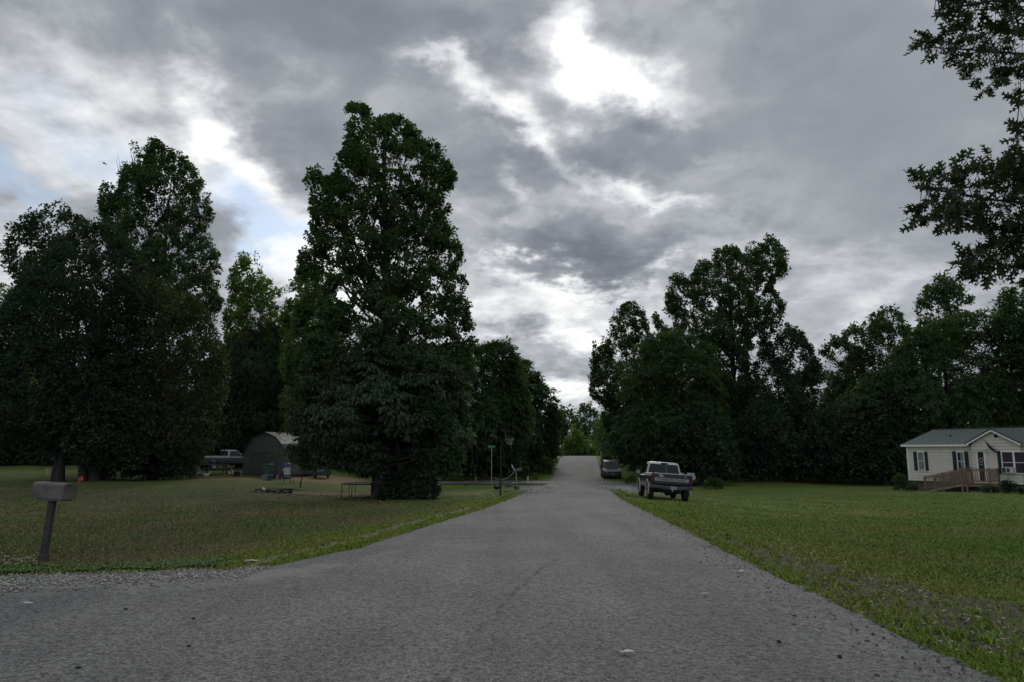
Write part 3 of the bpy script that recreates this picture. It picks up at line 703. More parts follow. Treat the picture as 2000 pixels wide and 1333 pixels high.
tallL = T('','tall pointed tree rising above the left group, bare dead twigs at its top',[(232,375),(236,345),(252,305),(262,283),(274,282),(281,320),(286,300),(292,280),(308,272),(322,288),(338,290),(350,280),(365,312),(385,328),(410,365),(405,395),(422,420),(398,445),(424,490),(436,545),(428,610),(380,650),(300,650),(240,580),(208,480),(196,410),(204,372),(218,352)],58,312,'oak',.18,.30,3.6,30,seed=14,gap=-.10,top=.9,limbs=70)
T('','low leafy tree at the far left edge of the frame',[(-90,570),(20,548),(55,600),(66,700),(60,875),(-90,890)],72,0,'fresh',.24,.5,4.6,26,seed=15,gap=-.25)
T('','mid-height lighter tree between the left group and the tall central tree',[(440,620),(452,540),(462,510),(480,489),(498,496),(512,530),(528,548),(550,545),(545,578),(572,640),(575,780),(560,860),(440,870),(425,740)],76,500,'fresh',.26,.46,4.4,28,seed=16,gap=-.12,limbs=50)
T('','sunlit-topped tree tucked close behind the left side of the tall central tree',[(552,610),(560,565),(590,532),(640,540),(665,640),(665,800),(600,880),(545,850)],73,605,'fresh',.25,.46,4.4,28,seed=17,gap=-.2)
T('','dark drooping tree behind the shed',[(430,680),(470,640),(545,630),(610,700),(615,885),(430,892),(415,780)],75,520,'dark',.3,.5,4.6,24,'hang',seed=18,gap=-.3)
tallC = T('','tallest tree, standing alone at the centre left beside the trampoline',
 [(596,380),(598,350),(610,335),(622,320),(640,345),(655,340),(652,300),(648,272),(668,280),(672,250),(664,222),(678,212),(700,207),(722,212),(732,235),(742,238),(760,225),(772,230),(790,213),(806,225),(824,245),(820,275),(842,270),(862,282),(872,315),(892,335),(892,350),(875,375),(862,385),(880,400),(872,430),(888,452),(908,478),(900,510),(915,560),(928,640),(932,720),(915,790),(925,850),(880,890),(800,880),(700,900),(620,880),(570,850),(590,780),(550,720),(575,620),(590,575),(582,530),(585,480),(602,455),(612,430),(600,405)],
 38,755,'oak',.145,.22,3.4,32,seed=19,gap=-.10,top=.93,limbs=110,trunk_r=.42,thick=.95)
T('','low broad tree with drooping grey-green leaves hanging in front of the tallest tree',[(655,720),(668,672),(700,655),(735,632),(770,650),(812,640),(850,668),(880,690),(905,720),(918,770),(905,810),(925,850),(912,890),(880,925),(850,905),(818,918),(790,935),(750,925),(700,930),(672,912),(640,925),(612,903),(590,908),(560,888),(540,893),(532,872),(560,850),(548,832),(572,815),(540,795),(545,765),(580,748),(600,715),(630,722)],36.5,762,'pecan',.20,.34,5.4,38,'droop',seed=24,gap=-.06,trunks=[(748,.40),(775,.34),(800,.2),(733,.2)],top=.6,limbs=60,cut=.7)
T('','low fresh green tree pushing out of the right flank of the tallest tree',[(790,800),(830,765),(870,800),(900,840),(920,850),(915,880),(895,925),(850,915),(800,900)],35.0,838,'oak',.17,.26,4.0,34,seed=21,gap=-.05,trunk_r=.025,top=.5,limbs=24,cut=.5)
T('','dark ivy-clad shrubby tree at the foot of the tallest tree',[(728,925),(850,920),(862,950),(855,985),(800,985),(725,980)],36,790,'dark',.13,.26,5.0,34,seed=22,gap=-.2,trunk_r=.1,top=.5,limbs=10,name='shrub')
T('','broad roadside tree with a wispy top behind the green street sign',[(850,720),(880,690),(930,668),(990,662),(1012,692),(1030,760),(1035,850),(1010,905),(930,918),(850,915),(840,800)],70,945,'feather',.34,.5,8.5,34,'feather',seed=23,gap=-.5,thick=.8)
T('','wispy roadside tree whose crown slopes down to the road at the left of the crest',[(960,740),(1005,690),(1035,705),(1055,732),(1085,772),(1094,812),(1090,850),(1088,893),(1050,912),(950,915)],90,1030,'feather',.40,.55,8,34,'feather',seed=24,gap=-.4,thick=.8)
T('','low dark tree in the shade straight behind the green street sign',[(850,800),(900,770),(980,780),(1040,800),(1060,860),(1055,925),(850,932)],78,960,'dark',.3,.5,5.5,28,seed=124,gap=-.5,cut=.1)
# far beyond the crest
T('','dark distant wood-edge tree beyond the road crest',[(1060,830),(1090,802),(1115,795),(1130,800),(1140,860),(1135,905),(1060,905)],190,1100,'oak',.55,1.0,4.6,24,seed=25,gap=-.25)
T('','tallest distant tree, rising straight above the crest of the road',[(1122,830),(1128,800),(1138,784),(1155,787),(1163,800),(1172,820),(1172,905),(1118,905)],205,1148,'oak',.55,.95,4.6,24,seed=26,gap=-.15)
T('','light green young tree just beyond the road crest',[(1098,880),(1108,845),(1122,828),(1138,845),(1152,862),(1165,880),(1168,900),(1095,902)],150,1130,'fresh',.42,.7,5.0,26,seed=27,gap=-.25)
T('','distant tree right of the crest, half hidden by roadside trees',[(1160,830),(1180,800),(1230,790),(1260,850),(1250,905),(1160,905)],170,1200,'fresh',.5,.9,5,24,seed=28,gap=-.25)
# right of the road
T('','roadside tree with upright pointed sprays directly right of the road crest',[(1150,725),(1162,668),(1182,655),(1192,625),(1212,598),(1240,588),(1262,622),(1292,700),(1300,850),(1262,897),(1200,893),(1178,850),(1176,800),(1153,772)],86,1235,'oak',.24,.36,3.5,28,seed=29,gap=-.10,limbs=60)
T('','tall irregular tree with a bare stretch of trunk above the pickup truck',[(1300,570),(1306,540),(1322,530),(1345,548),(1362,512),(1385,505),(1402,484),(1432,480),(1448,500),(1462,470),(1480,478),(1488,460),(1515,472),(1524,486),(1540,492),(1532,540),(1505,560),(1520,585),(1536,598),(1520,628),(1500,640),(1470,660),(1468,720),(1460,860),(1300,860),(1268,720),(1285,650),(1272,610),(1300,605)],77,1438,'oak',.22,.34,3.4,30,seed=30,gap=-.10,top=.9,limbs=90,trunk_r=.45)
T('','broad feathery tree directly behind the dark minivan and pickup truck',[(1205,800),(1218,720),(1258,655),(1320,638),(1382,670),(1402,740),(1415,830),(1425,905),(1350,922),(1250,920),(1232,900),(1205,892),(1180,870)],69,1310,'feather',.28,.5,6.5,34,'feather',seed=31,gap=-.28)
T('','rounded dark tree right of the tall trunk, open sky beside it',[(1472,700),(1484,650),(1504,624),(1532,628),(1560,646),(1584,682),(1602,722),(1588,762),(1604,850),(1596,925),(1450,930),(1450,800)],75,1520,'dark',.22,.34,3.3,28,seed=32,gap=-.10,limbs=60)
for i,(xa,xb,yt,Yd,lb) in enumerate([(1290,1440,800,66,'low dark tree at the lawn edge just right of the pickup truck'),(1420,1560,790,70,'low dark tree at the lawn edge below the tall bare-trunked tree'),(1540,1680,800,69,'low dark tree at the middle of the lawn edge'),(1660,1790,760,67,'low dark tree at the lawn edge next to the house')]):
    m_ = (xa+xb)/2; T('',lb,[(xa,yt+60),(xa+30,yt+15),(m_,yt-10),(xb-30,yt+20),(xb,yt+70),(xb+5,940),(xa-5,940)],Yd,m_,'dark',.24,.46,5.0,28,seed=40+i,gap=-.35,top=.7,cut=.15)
T('','leaning-topped tree at the right, its left branches open to the sky',[(1604,685),(1622,656),(1640,662),(1652,640),(1690,622),(1722,598),(1746,605),(1772,640),(1792,760),(1780,900),(1700,925),(1620,900),(1604,790),(1618,725)],75,1700,'oak',.22,.34,3.6,28,seed=50,gap=-.12,limbs=60)
T('','small dark treetop rising highest above the house',[(1786,650),(1795,590),(1812,548),(1838,530),(1855,548),(1880,562),(1898,575),(1895,592),(1872,610),(1885,700),(1800,720)],88,1840,'oak',.28,.48,4.2,28,seed=51,gap=-.08,limbs=50)
T('','very broad feathery tree behind the house roof',[(1640,780),(1715,705),(1790,642),(1850,608),(1930,600),(2010,620),(2080,650),(2110,900),(1960,925),(1700,930),(1640,870)],68,1860,'feather',.32,.55,6.5,34,'feather',seed=52,gap=-.3,trunk_r=.4)
T('','tree crown at the right edge of the frame above the house',[(1925,610),(1940,577),(1975,560),(2030,540),(2110,560),(2130,720),(1960,730)],64,2040,'oak',.22,.42,4.6,28,seed=53,gap=-.12)
# woodland behind: copies of one dense tree
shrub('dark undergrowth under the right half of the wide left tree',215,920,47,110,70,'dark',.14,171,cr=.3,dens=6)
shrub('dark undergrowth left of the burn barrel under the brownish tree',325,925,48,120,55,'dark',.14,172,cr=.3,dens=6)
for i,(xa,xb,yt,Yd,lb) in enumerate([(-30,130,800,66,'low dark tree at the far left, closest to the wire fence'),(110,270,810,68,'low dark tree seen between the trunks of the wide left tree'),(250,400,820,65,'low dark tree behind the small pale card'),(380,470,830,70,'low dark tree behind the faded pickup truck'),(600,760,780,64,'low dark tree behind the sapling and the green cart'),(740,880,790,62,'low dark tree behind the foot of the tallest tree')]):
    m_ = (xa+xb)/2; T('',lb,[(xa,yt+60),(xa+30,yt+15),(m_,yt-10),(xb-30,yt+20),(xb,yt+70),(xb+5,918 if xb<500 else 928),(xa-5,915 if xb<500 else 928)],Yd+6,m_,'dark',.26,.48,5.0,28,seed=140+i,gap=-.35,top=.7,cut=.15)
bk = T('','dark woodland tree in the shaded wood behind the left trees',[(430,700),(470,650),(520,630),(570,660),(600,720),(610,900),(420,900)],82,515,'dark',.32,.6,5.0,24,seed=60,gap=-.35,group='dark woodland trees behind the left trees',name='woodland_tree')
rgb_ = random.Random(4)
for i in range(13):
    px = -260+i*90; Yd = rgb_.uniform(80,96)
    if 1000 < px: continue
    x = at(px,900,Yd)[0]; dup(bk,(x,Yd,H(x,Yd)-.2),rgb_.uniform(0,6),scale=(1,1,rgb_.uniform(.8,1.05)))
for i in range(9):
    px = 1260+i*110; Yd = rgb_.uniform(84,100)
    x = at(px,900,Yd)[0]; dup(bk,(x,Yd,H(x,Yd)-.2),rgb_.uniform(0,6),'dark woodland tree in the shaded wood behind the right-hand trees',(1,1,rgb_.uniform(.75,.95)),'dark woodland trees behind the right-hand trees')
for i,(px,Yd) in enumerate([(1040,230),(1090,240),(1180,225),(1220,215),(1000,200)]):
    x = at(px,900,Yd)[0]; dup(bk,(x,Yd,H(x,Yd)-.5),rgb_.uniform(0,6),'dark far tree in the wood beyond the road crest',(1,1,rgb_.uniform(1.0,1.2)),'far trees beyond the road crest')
# shrubs
shrub('pale yellow-green shrub on the roadside bank left of the crest',1062,922,80,40,34,'fresh',.2,70,cr=.3)
shrub('low yellow-green bush between the bank and the side road',1035,930,72,34,26,'fresh',.18,71,cr=.26)
shrub('pale bush at the right roadside by the small white post',1186,905,95,26,22,'fresh',.22,72,cr=.3)
shrub('low light green bush between the minivan and the pickup truck',1232,930,64,24,18,'fresh',.14,73,cr=.22)
shrub('pale green bush in the gap of the dark trees right of the pickup truck',1392,935,60,40,20,'oak',.15,74,cr=.24)
shrub('green bush at the left corner of the house',1758,950,49,30,32,'oak',.1,75,cr=.18)
shrub('low leafy plants below the ramp beside the left house corner',1782,956,47.5,26,14,'oak',.09,76,cr=.15)
shrub('dark flowerbed bush in front of the deck',1930,965,43.5,36,14,'oak',.09,77,cr=.15)
shrub('dark flowerbed bush under the window with the air conditioner',1968,968,43,40,22,'dark',.09,78,cr=.15)
shrub('low flowerbed plant at the right edge of the frame',2000,975,42,36,14,'oak',.09,79,cr=.15)
sap = T('','small sapling with a thin trunk between the shed and the trampoline',[(560,915),(562,890),(585,868),(610,875),(628,895),(625,915),(600,922),(575,924)],46,590,'pecan',.13,.22,3.6,28,seed=80,gap=-.1,trunk_r=.05,top=.6,limbs=14,name='sapling')
# dead twigs on top of tall left tree
mb = MB(); rt = tallL.location
for (px,py,dx) in [(240,372,-6),(248,360,8),(238,350,-3),(262,330,-5)]:
    a_ = at(px,py,58); rr = random.Random(px)
    for k in range(4):
        b_ = at(px+dx+rr.uniform(-9,9),py-rr.uniform(28,58),58+rr.uniform(-.6,.6)); m_ = (a_+b_)/2+np.array([rr.uniform(-.2,.2),0,.1])
        mb.tube([a_-np.array(rt),m_-np.array(rt),b_-np.array(rt)],[.03,.018,.006],4)
mb.build('dead_twigs', pm('dead_wood',(.16,.14,.12),.9), tallL)

# ------------------------------------------------------------------ near oak (trunk outside the frame, boughs reach in)
def oak():
    rg = random.Random(21); nr = np.random.RandomState(21)
    bx, by = 11.5, 9.0; bz = H(bx,by)
    root = thing('oak_tree','near oak tree whose lobed-leaf boughs hang into the top right corner','tree',(bx,by,bz))
    polys = [([(1765,92),(1790,64),(1840,62),(1818,15),(1812,-60),(2100,-60),(2100,150),(1992,158),(1950,163),(1912,180),(1885,150),(1872,125),(1820,108)],8.2,330),
             ([(1975,195),(2000,185),(2060,175),(2070,205),(1980,210)],8.0,12),([(1970,268),(1990,242),(2060,230),(2070,290),(1985,278)],8.0,20),
             ([(1768,352),(1800,336),(1830,345),(1862,322),(1880,312),(1900,328),(1935,300),(2000,285),(2110,280),(2110,530),(1985,520),(1948,500),(1925,455),(1900,425),(1875,450),(1850,455),(1832,430),(1790,432),(1790,398),(1832,380),(1800,362)],7.8,340),
             ([(1870,512),(1885,492),(1935,482),(1990,505),(2100,520),(2100,552),(1960,535),(1925,548),(1880,532)],7.6,80)]
    wood = MB(); wood.tube([(0,0,-.2),(0,0,1),(-.1,.05,4),(-.2,0,7),(0,.1,10)],[.42,.34,.29,.22,.12],12)
    mains = []
    for pth in [[(0,0,3.4),at(2180,120,8.6),at(2040,110,8.4),at(1930,100,8.3),at(1800,92,8.2)],
                [(0,0,2.6),at(2200,430,8.3),at(2050,400,8.0),at(1930,390,7.8),at(1800,365,7.7)],
                [(0,0,2.3),at(2190,560,8.2),at(2060,540,7.9),at(1950,515,7.7),at(1885,510,7.6)],
                [(0,0,3.0),at(2160,260,8.2),at(2060,250,8.0),at(1985,262,8.0)],
                [(0,0,3.8),at(2180,-20,8.8),at(2040,-20,8.6),at(1900,10,8.3),at(1825,20,8.2)]]:
        pts = [np.array(pth[0])]+[p_-np.array([bx,by,bz]) for p_ in pth[1:]]
        wood.tube(pts, [.10,.035,.02,.012,.004][:len(pts)] if len(pts)>4 else [.08,.03,.015,.005], 7)
        for a_,b_ in zip(pts[1:-1],pts[2:]):
            for q in np.linspace(0,1,9): mains.append(a_*(1-q)+b_*q)
    mains = np.array(mains)
    # lobed leaf outline (unit length along +x)
    half = [(0,.015),(.14,.03),(.2,.20),(.30,.24),(.30,.07),(.42,.08),(.50,.33),(.62,.36),(.58,.10),(.70,.09),(.80,.24),(.90,.22),(.84,.06),(1.0,0)]
    out = half+[(x,-y) for x,y in half[-2::-1]]; out = [(x,y) for x,y in out]
    V = []; Fs = []; rv = []
    for poly, Yd, nc in polys:
        pw = np.array(poly,float); got = 0
        while got < nc:
            px = rg.uniform(pw[:,0].min(),pw[:,0].max()); py = rg.uniform(pw[:,1].min(),pw[:,1].max())
            if not inpoly(np.array([px]),np.array([py]),pw)[0]: continue
            edge = distpoly(np.array([px]),np.array([py]),[*pw,pw[0]])[0]
            if edge < 10 and rg.random() < .3: continue
            got += 1
            c_ = at(px,py,Yd+rg.gauss(0,.10+.003*edge))-np.array([bx,by,bz])
            d = np.linalg.norm(mains-c_,axis=1); m_ = mains[d.argmin()]
            if rg.random() < .6: wood.tube([m_,(m_+c_)/2+nr.normal(0,.02,3),c_],[.007,.004,.002],4,cap=False)
            dirn = c_-m_; dirn = dirn/(np.linalg.norm(dirn)+1e-6)+np.array([-.5,0,-.15])
            for k in range(rg.randint(3,5)):
                ax = dirn+nr.normal(0,.65,3); ax /= np.linalg.norm(ax); nn = nr.normal(0,1,3)+np.array([0,-.5,.6]); sd_ = np.cross(ax,nn); sd_ /= np.linalg.norm(sd_); up = np.cross(sd_,ax)
                Lf = rg.uniform(.11,.19); st = c_+nr.normal(0,.02,3); o_ = len(V); cv = rg.uniform(-.25,.1)
                for x,y in out: V.append(st+ax*x*Lf+sd_*y*Lf*.95+up*(cv*x*x+.12*abs(y))*Lf)
                Fs.append(list(range(o_,o_+len(out)))); rv.append(rg.random())
    me = bpy.data.meshes.new('leaves'); me.from_pydata([tuple(v) for v in V],[],Fs); a_ = me.attributes.new('rnd','FLOAT','FACE'); a_.data.foreach_set('value',rv)
    me.materials.append(leafmat('oak_leaves',(.014,.024,.012),(.030,.050,.018),.16)); o = bpy.data.objects.new('leaves',me); COL.objects.link(o); o.parent = root
    wood.build('trunk', bark, root, ang=60)
    # the rest of the crown, out of frame
    n = 2200; P_ = nr.normal(0,1,(n,3)); P_ /= np.linalg.norm(P_,axis=1,keepdims=True); P_ = P_*np.array([2.7,3.5,3.0])*(nr.rand(n,1)**.3)+np.array([.6,.5,7.0])
    W = P_+np.array([bx,by,bz]); px = 1000+F*W[:,0]/np.maximum(W[:,1],.3)*1.0
    P_ = P_[(px>2150)]; n = len(P_); kk = 20; Q = (P_[:,None,:]+nr.normal(0,.18,(n,kk,3))).reshape(-1,3); m = len(Q)
    ls = .15*(.6+.8*nr.rand(m)); npmesh('crown', leaves(Q,nr.normal(0,1,(m,3)),nr.normal(0,.6,(m,3))+np.array([0,0,1]),ls,ls*.6,nr), np.arange(4*m).reshape(m,4), 4, LM['dark'], parent=root, attr=[('rnd','FACE',nr.rand(m))])
oak()
#OBJECTS
# ------------------------------------------------------------------ mailbox
P_ = gp(84,1100); Zm = P_[1]
root = thing('mailbox','large grey metal mailbox with raised red flag on a leaning dark post','mailbox',(P_[0],P_[1],P_[2]-.02),rot=(0,R(1.2),0))
m_post = pm('dark_weathered_wood',(.045,.043,.045),.85,.3,5,.5); m_box = pm('galvanised_grey',(.125,.113,.107),.45,.3,5,.12,.35,bsc=9)
mb = MB(); mb.loft([[(x*a+ox,y*a,z) for x,y in ((-1,-1),(1,-1),(1,1),(-1,1))] for a,ox,z in ((.056,0,-.1),(.054,0,.16),(.046,.0,.17),(.046,.035,.98),(.05,.04,1.0),(.075,.04,1.03))])
mb.build('post',m_post,root,bevel=.004)
mb = MB(); mb.loft([[(x*.062,y*.062,z) for x,y in ((-1,-1),(1,-1),(1,1),(-1,1))] for z in (-.05,.15)]); mb.build('post_sleeve',pm('post_sleeve',(.05,.055,.04),.9),root,bevel=.004)
q = (root.location.x); hx = .10; 
arch = [(-.13,0),(-.13,.205)]+[(-.093-.037*math.cos(t),.212+.037*math.sin(t)) for t in np.linspace(.1,1.45,4)]+[(-.04,.256),(.04,.256)]+[(.093+.037*math.sin(t),.212+.037*math.cos(t)) for t in np.linspace(.12,1.47,4)]+[(.13,.205),(.13,0)]
Mx = Matrix.Translation((.06,0,1.055)) @ Matrix.Rotation(R(-14),4,'Z') @ Matrix.Rotation(R(1.5),4,'Y')
mb = MB(); mb.prism(arch,'x',-.32,.29); mb.prism([(a*1.03,b*1.015-.003) for a,b in arch],'x',-.327,-.317); mb.prism([(a*1.03,b*1.015-.003) for a,b in arch],'x',.255,.272)
mb.build('body',m_box,root,M=Mx,bevel=.002)
mb = MB(); mb.prism([(a*1.05,b*1.02-.004) for a,b in arch],'x',.291,.304); mb.box((.315,0,.235),(.03,.05,.02)); mb.build('door',m_box,root,M=Mx,bevel=.003)
mb = MB(); mb.box((0,0,-.02),(.52,.2,.03)); mb.build('mounting_board',pm('grey_board',(.11,.11,.12),.8),root,M=Mx)
mb = MB(); 
for a in ((.12,-.1345,.10,.12,.002,.004),(.12,-.1345,.03,.12,.002,.004),(.062,-.1345,.065,.004,.002,.07),(.178,-.1345,.065,.004,.002,.07)): mb.box(a[:3],a[3:])
mb.build('embossed_panel',pm('grey_edge',(.22,.21,.21),.5),root,M=Mx)
mb = MB(); mb.bar((.17,.138,.14),(.31,.138,.29),.006,.022); mb.box((.345,.138,.325),(.085,.006,.062),rot=(0,R(-25),0)); mb.build('flag',pm('red_flag',(.36,.03,.035),.6),root,M=Mx)

# ------------------------------------------------------------------ vehicles
blk = pm('black_rubber',(.018,.018,.018),.85,.2,10,.3); dk = pm('underbody_black',(.012,.012,.013),.8); chrome = pm('chrome',(.45,.46,.47),.28,.1,5,0,.9)
glass = glassmat('car_glass',(.012,.020,.020),.08); redl = pm('tail_lens',(.065,.008,.010),.3,.1,spec=.3); alloy = pm('wheel_rim',(.28,.28,.28),.4,.2,8,0,.6)
plate_m = pm('licence_plate',(.22,.23,.25),.5,.3,30)
def text_mesh(body, size, depth, mat, name, parent, loc, rot, sx=1.0):
    cu = bpy.data.curves.new('t','FONT'); cu.body = body; cu.size = size; cu.extrude = depth; cu.align_x = 'CENTER'; cu.align_y = 'CENTER'; cu.space_character = 1.15; cu.offset = size*.02
    o = bpy.data.objects.new('t',cu); COL.objects.link(o); bpy.context.view_layer.update()
    me = bpy.data.meshes.new_from_object(o.evaluated_get(bpy.context.evaluated_depsgraph_get())); COL.objects.unlink(o); bpy.data.objects.remove(o)
    me.name = name; me.materials.clear(); me.materials.append(mat); n = bpy.data.objects.new(name,me); COL.objects.link(n); n.parent = parent; n.location = loc; n.rotation_euler = rot; n.scale = (sx,1,1); return n
def wheel(root, x, y, r=.38, wd=.25, side=-1):
    mb = MB(); pr = [(r*.58,-wd/2),(r*.9,-wd/2),(r*.985,-wd/2*.75),(r,-wd/2*.3),(r,wd/2*.3),(r*.985,wd/2*.75),(r*.9,wd/2),(r*.58,wd/2)]
    mb.loft([[(x+t_,y+q*math.cos(a),r+q*math.sin(a)) for q,t_ in pr] for a in np.linspace(0,2*math.pi,29)],cap=False)
    ty = mb.build('wheel',blk,root)
    mb = MB(); mb.loft([[(x+side*t_,y+q*r*math.cos(a),r+q*r*math.sin(a)) for q,t_ in ((.6,.02),(.6,.105),(.5,.09),(.28,.06),(.2,.10),(.01,.105))] for a in np.linspace(0,2*math.pi,21)],cap=False)
    for k in range(5):
        a = 2*math.pi*k/5; mb.bar((x+side*.085,y+.15*r*math.cos(a),r+.15*r*math.sin(a)),(x+side*.095,y+.58*r*math.cos(a),r+.58*r*math.sin(a)),.07,.025)
    mb.build('rim',alloy,ty)
def pickup(label, loc, rot, m_hi, m_mid, m_lo, text, group=None):
    root = thing('pickup_truck',label,'pickup truck',loc,rot,group)
    AX = (1.15,4.5)
    def zb(y):
        z = .60
        for a in AX:
            q = .50**2-(y-a)**2
            if q > 0: z = max(z,.40+math.sqrt(q))
        return z
    def ztop(y): return 1.27 if y < 2.38 else (1.16 if y < 4.0 else 1.16-(y-4.0)*.08)
    for s in (-1,1):
        mb = MB(); ys_ = sorted(list(np.linspace(.06,5.3,40))+[2.37,2.39,2.46]+[a+d for a in AX for d in (-.5,-.45,-.38,.38,.45,.5)])
        rings = []
        for y in ys_:
            b_ = zb(y); tp = ztop(y); tp_in = -.03 if y<.2 or y>5.1 else 0
            pts = [(.80,b_),(.955+tp_in,b_),(.99+tp_in,max(b_,.80)),(1.0+tp_in,max(b_,.97)),(.985+tp_in,min(tp,max(b_+.01,1.12))),(.95+tp_in,tp-.03),(.92+tp_in,tp),(.84,tp),(.82,tp-.1)]
            rings.append([(s*a,y,z) for a,z in pts])
        n = len(rings[0])
        segm = [3,2,1,1,0,0,0,0,0]
        for i in range(len(rings)-1):
            for k in range(n):
                k2 = (k+1)%n; mb.add([rings[i][k],rings[i][k2],rings[i+1][k2],rings[i+1][k]],[(0,1,2,3)],segm[k])
        for rr in (rings[0],rings[-1]): mb.add(rr,[tuple(range(n))],1)
        mb.build('body_side',[m_hi,m_mid,m_lo,dk],root,ang=50)
        # wheel arch flares
        for a in AX:
            mb = MB(); pth = [(s*.985,a+.53*math.cos(t),.40+.53*math.sin(t)) for t in np.linspace(-.25,math.pi+.25,16)]; mb.tube(pth,.035,6); mb.build('wheel_arch',m_hi if text else m_mid,root)
            wheel(root,s*.83,a,.39,.25,s)
        mb = MB(); mb.box((s*.90,.045,1.02),(.14,.06,.40)); mb.build('tail_light',redl,root,bevel=.01)
        mb = MB(); mb.tube([(s*.95,3.75,1.16),(s*1.08,3.72,1.22)],.012,5); mb.box((s*1.13,3.72,1.27),(.20,.06,.16)); mb.build('side_mirror',m_lo,root,bevel=.02)
        mb = MB(); mb.box((s*1.003,2.62,1.05),(.02,.14,.03)); mb.build('door_handle',dk,root)
    # bed floor, front wall, chassis
    mb = MB(); mb.box((0,1.2,.72),(1.62,2.3,.06)); mb.box((0,2.36,.98),(1.66,.05,.52)); mb.box((0,2.7,.50),(.9,4.9,.16)); mb.box((0,1.15,.40),(1.4,.12,.12)); mb.ball((0,1.15,.38),(.17,.17,.17)); mb.box((0,4.5,.40),(1.4,.12,.12)); mb.box((0,3.2,.68),(1.7,1.7,.2)); mb.tube([(-.3,.35,.42),(.35,.3,.42)],.09,8); mb.build('chassis',dk,root)
    mb = MB(); mb.box((0,4.72,1.08),(1.72,1.2,.12)); mb.box((0,5.3,.86),(1.8,.08,.42)); mb.build('hood',m_hi,root,bevel=.03)
    mb = MB(); mb.box((0,5.36,.62),(1.9,.14,.18)); mb.build('front_bumper',chrome,root,bevel=.03)
    # tailgate
    mb = MB(); mb.prism([(.035,.74),(.0,.78),(.0,1.22),(.015,1.25),(.07,1.255),(.085,1.24),(.085,.74)],'x',-.825,.825,0); tg = mb.build('tailgate',m_mid,root,bevel=.006)
    mb = MB(); mb.box((0,.04,1.262),(1.68,.10,.035)); mb.build('top_rail',m_hi,tg,bevel=.008)
    mb = MB(); mb.box((0,-.004,.985),(1.60,.012,.155)); mb.build('tailgate_band',pm('pale_band',(.24,.24,.25),.5,.1),tg,bevel=.002)
    if text:
        text_mesh('CHEVROLET',.135,.004,pm('dark_letters',(.03,.03,.035),.5),'lettering',tg,(0,-.013,.985),(R(90),0,0),1.62)
        mb = MB(); mb.box((-.50,-.004,1.165),(.17,.008,.075)); mb.box((-.46,-.004,1.125),(.20,.008,.02)); mb.build('badge',chrome,tg)
        mb = MB(); mb.prism([(.59,1.17),(.69,1.17),(.645,1.11)],'y',-.008,0); mb.build('badge',chrome,tg)
    mb = MB(); 
    mb.loft([[(x,y,z) for y,z in ((-.20,zc-.01),(-.22,zc+.05),(-.21,zc+.15),(-.02,zc+.16),(0,zc))] for x,zc in ((-.97,.58),(-.5,.56),(-.32,.53),(-.22,.53),(.22,.53),(.32,.53),(.5,.56),(.97,.58))])
    bp = mb.build('rear_bumper',pm('worn_bumper',(.06,.06,.063),.5,.3,8,0,.3),root,bevel=.012)
    mb = MB(); mb.box((.06,-.215,.625),(.31,.012,.145)); mb.build('number_plate',plate_m,bp)
    mb = MB(); mb.box((0,-.25,.50),(.06,.18,.05)); mb.ball((0,-.31,.545),.03); mb.build('tow_hitch',chrome,bp)
    # cab
    def rr(x,y0,y1,z,c=.10):
        return [(-x+c,y0,z),(x-c,y0,z),(x,y0+c,z),(x,y1-c,z),(x-c*1.2,y1,z),(-x+c*1.2,y1,z),(-x,y1-c,z),(-x,y0+c,z)]
    mb = MB(); mb.loft([rr(.90,2.42,4.12,1.10),rr(.885,2.44,4.10,1.19),rr(.76,2.56,3.50,1.74),rr(.72,2.60,3.42,1.80,.12),rr(.60,2.75,3.3,1.825,.14)]); cb = mb.build('cab',m_hi,root,ang=40)
    def qp(a,b,c,d,off,name,mat,th=.006):
        v = [Vector(p)+Vector(off) for p in (a,b,c,d)]; w = [p-Vector(off)*1.6 for p in v]; m2 = MB(); m2.loft([v,w]); return m2.build(name,mat,cb)
    rw = qp((-.79,2.4465,1.22),(.79,2.4465,1.22),(.69,2.5535,1.71),(-.69,2.5535,1.71),(0,-.012,.002),'rear_window',glass)
    m2 = MB(); m2.bar((.12,2.430,1.22),(.11,2.536,1.70),.02,.012); m2.build('window_divider',pm('frame_grey',(.25,.26,.26),.5),rw)
    m2 = MB(); m2.box((.02,2.55,1.755),(.32,.06,.075)); m2.build('high_brake_light',dk,cb,bevel=.01)
    for s in (-1,1): qp((s*.878,2.62,1.23),(s*.878,3.85,1.23),(s*.775,3.42,1.70),(s*.775,2.68,1.70),(s*.012,0,.002),'side_window',glass)
    qp((-.76,4.09,1.20),(.76,4.09,1.20),(.66,3.545,1.70),(-.66,3.545,1.70),(0,.02,.012),'windscreen',glass)
    return root
white = pm('white_paint',(.42,.43,.42),.4,.08,3,0,0,coat=.4); navy = pm('navy_paint',(.008,.010,.024),.4,.15,3,0,0,coat=.12,spec=.3); silver = pm('silver_paint',(.20,.21,.22),.35,.12,3,0,.4,coat=.3)
pt = gp(1308,975); Xt, Yt = 7.45, 34.0
zt_ = H(Xt,Yt+2.5); 
g1,g2 = H(Xt,Yt+1.15),H(Xt,Yt+4.5); pitch_ = math.atan2(g2-g1,3.35); roll_ = math.atan2(H(Xt-.9,Yt+1)-H(Xt+.9,Yt+1),1.8)
pickup('white and navy pickup truck seen from behind, parked on the grass verge',(Xt,Yt,g1-math.tan(pitch_)*1.15-.01),(pitch_,max(roll_,R(3.2)),R(-3.2)),white,navy,silver,True)
bluegrey = pm('faded_violet_grey_paint',(.045,.044,.065),.5,.2,3)
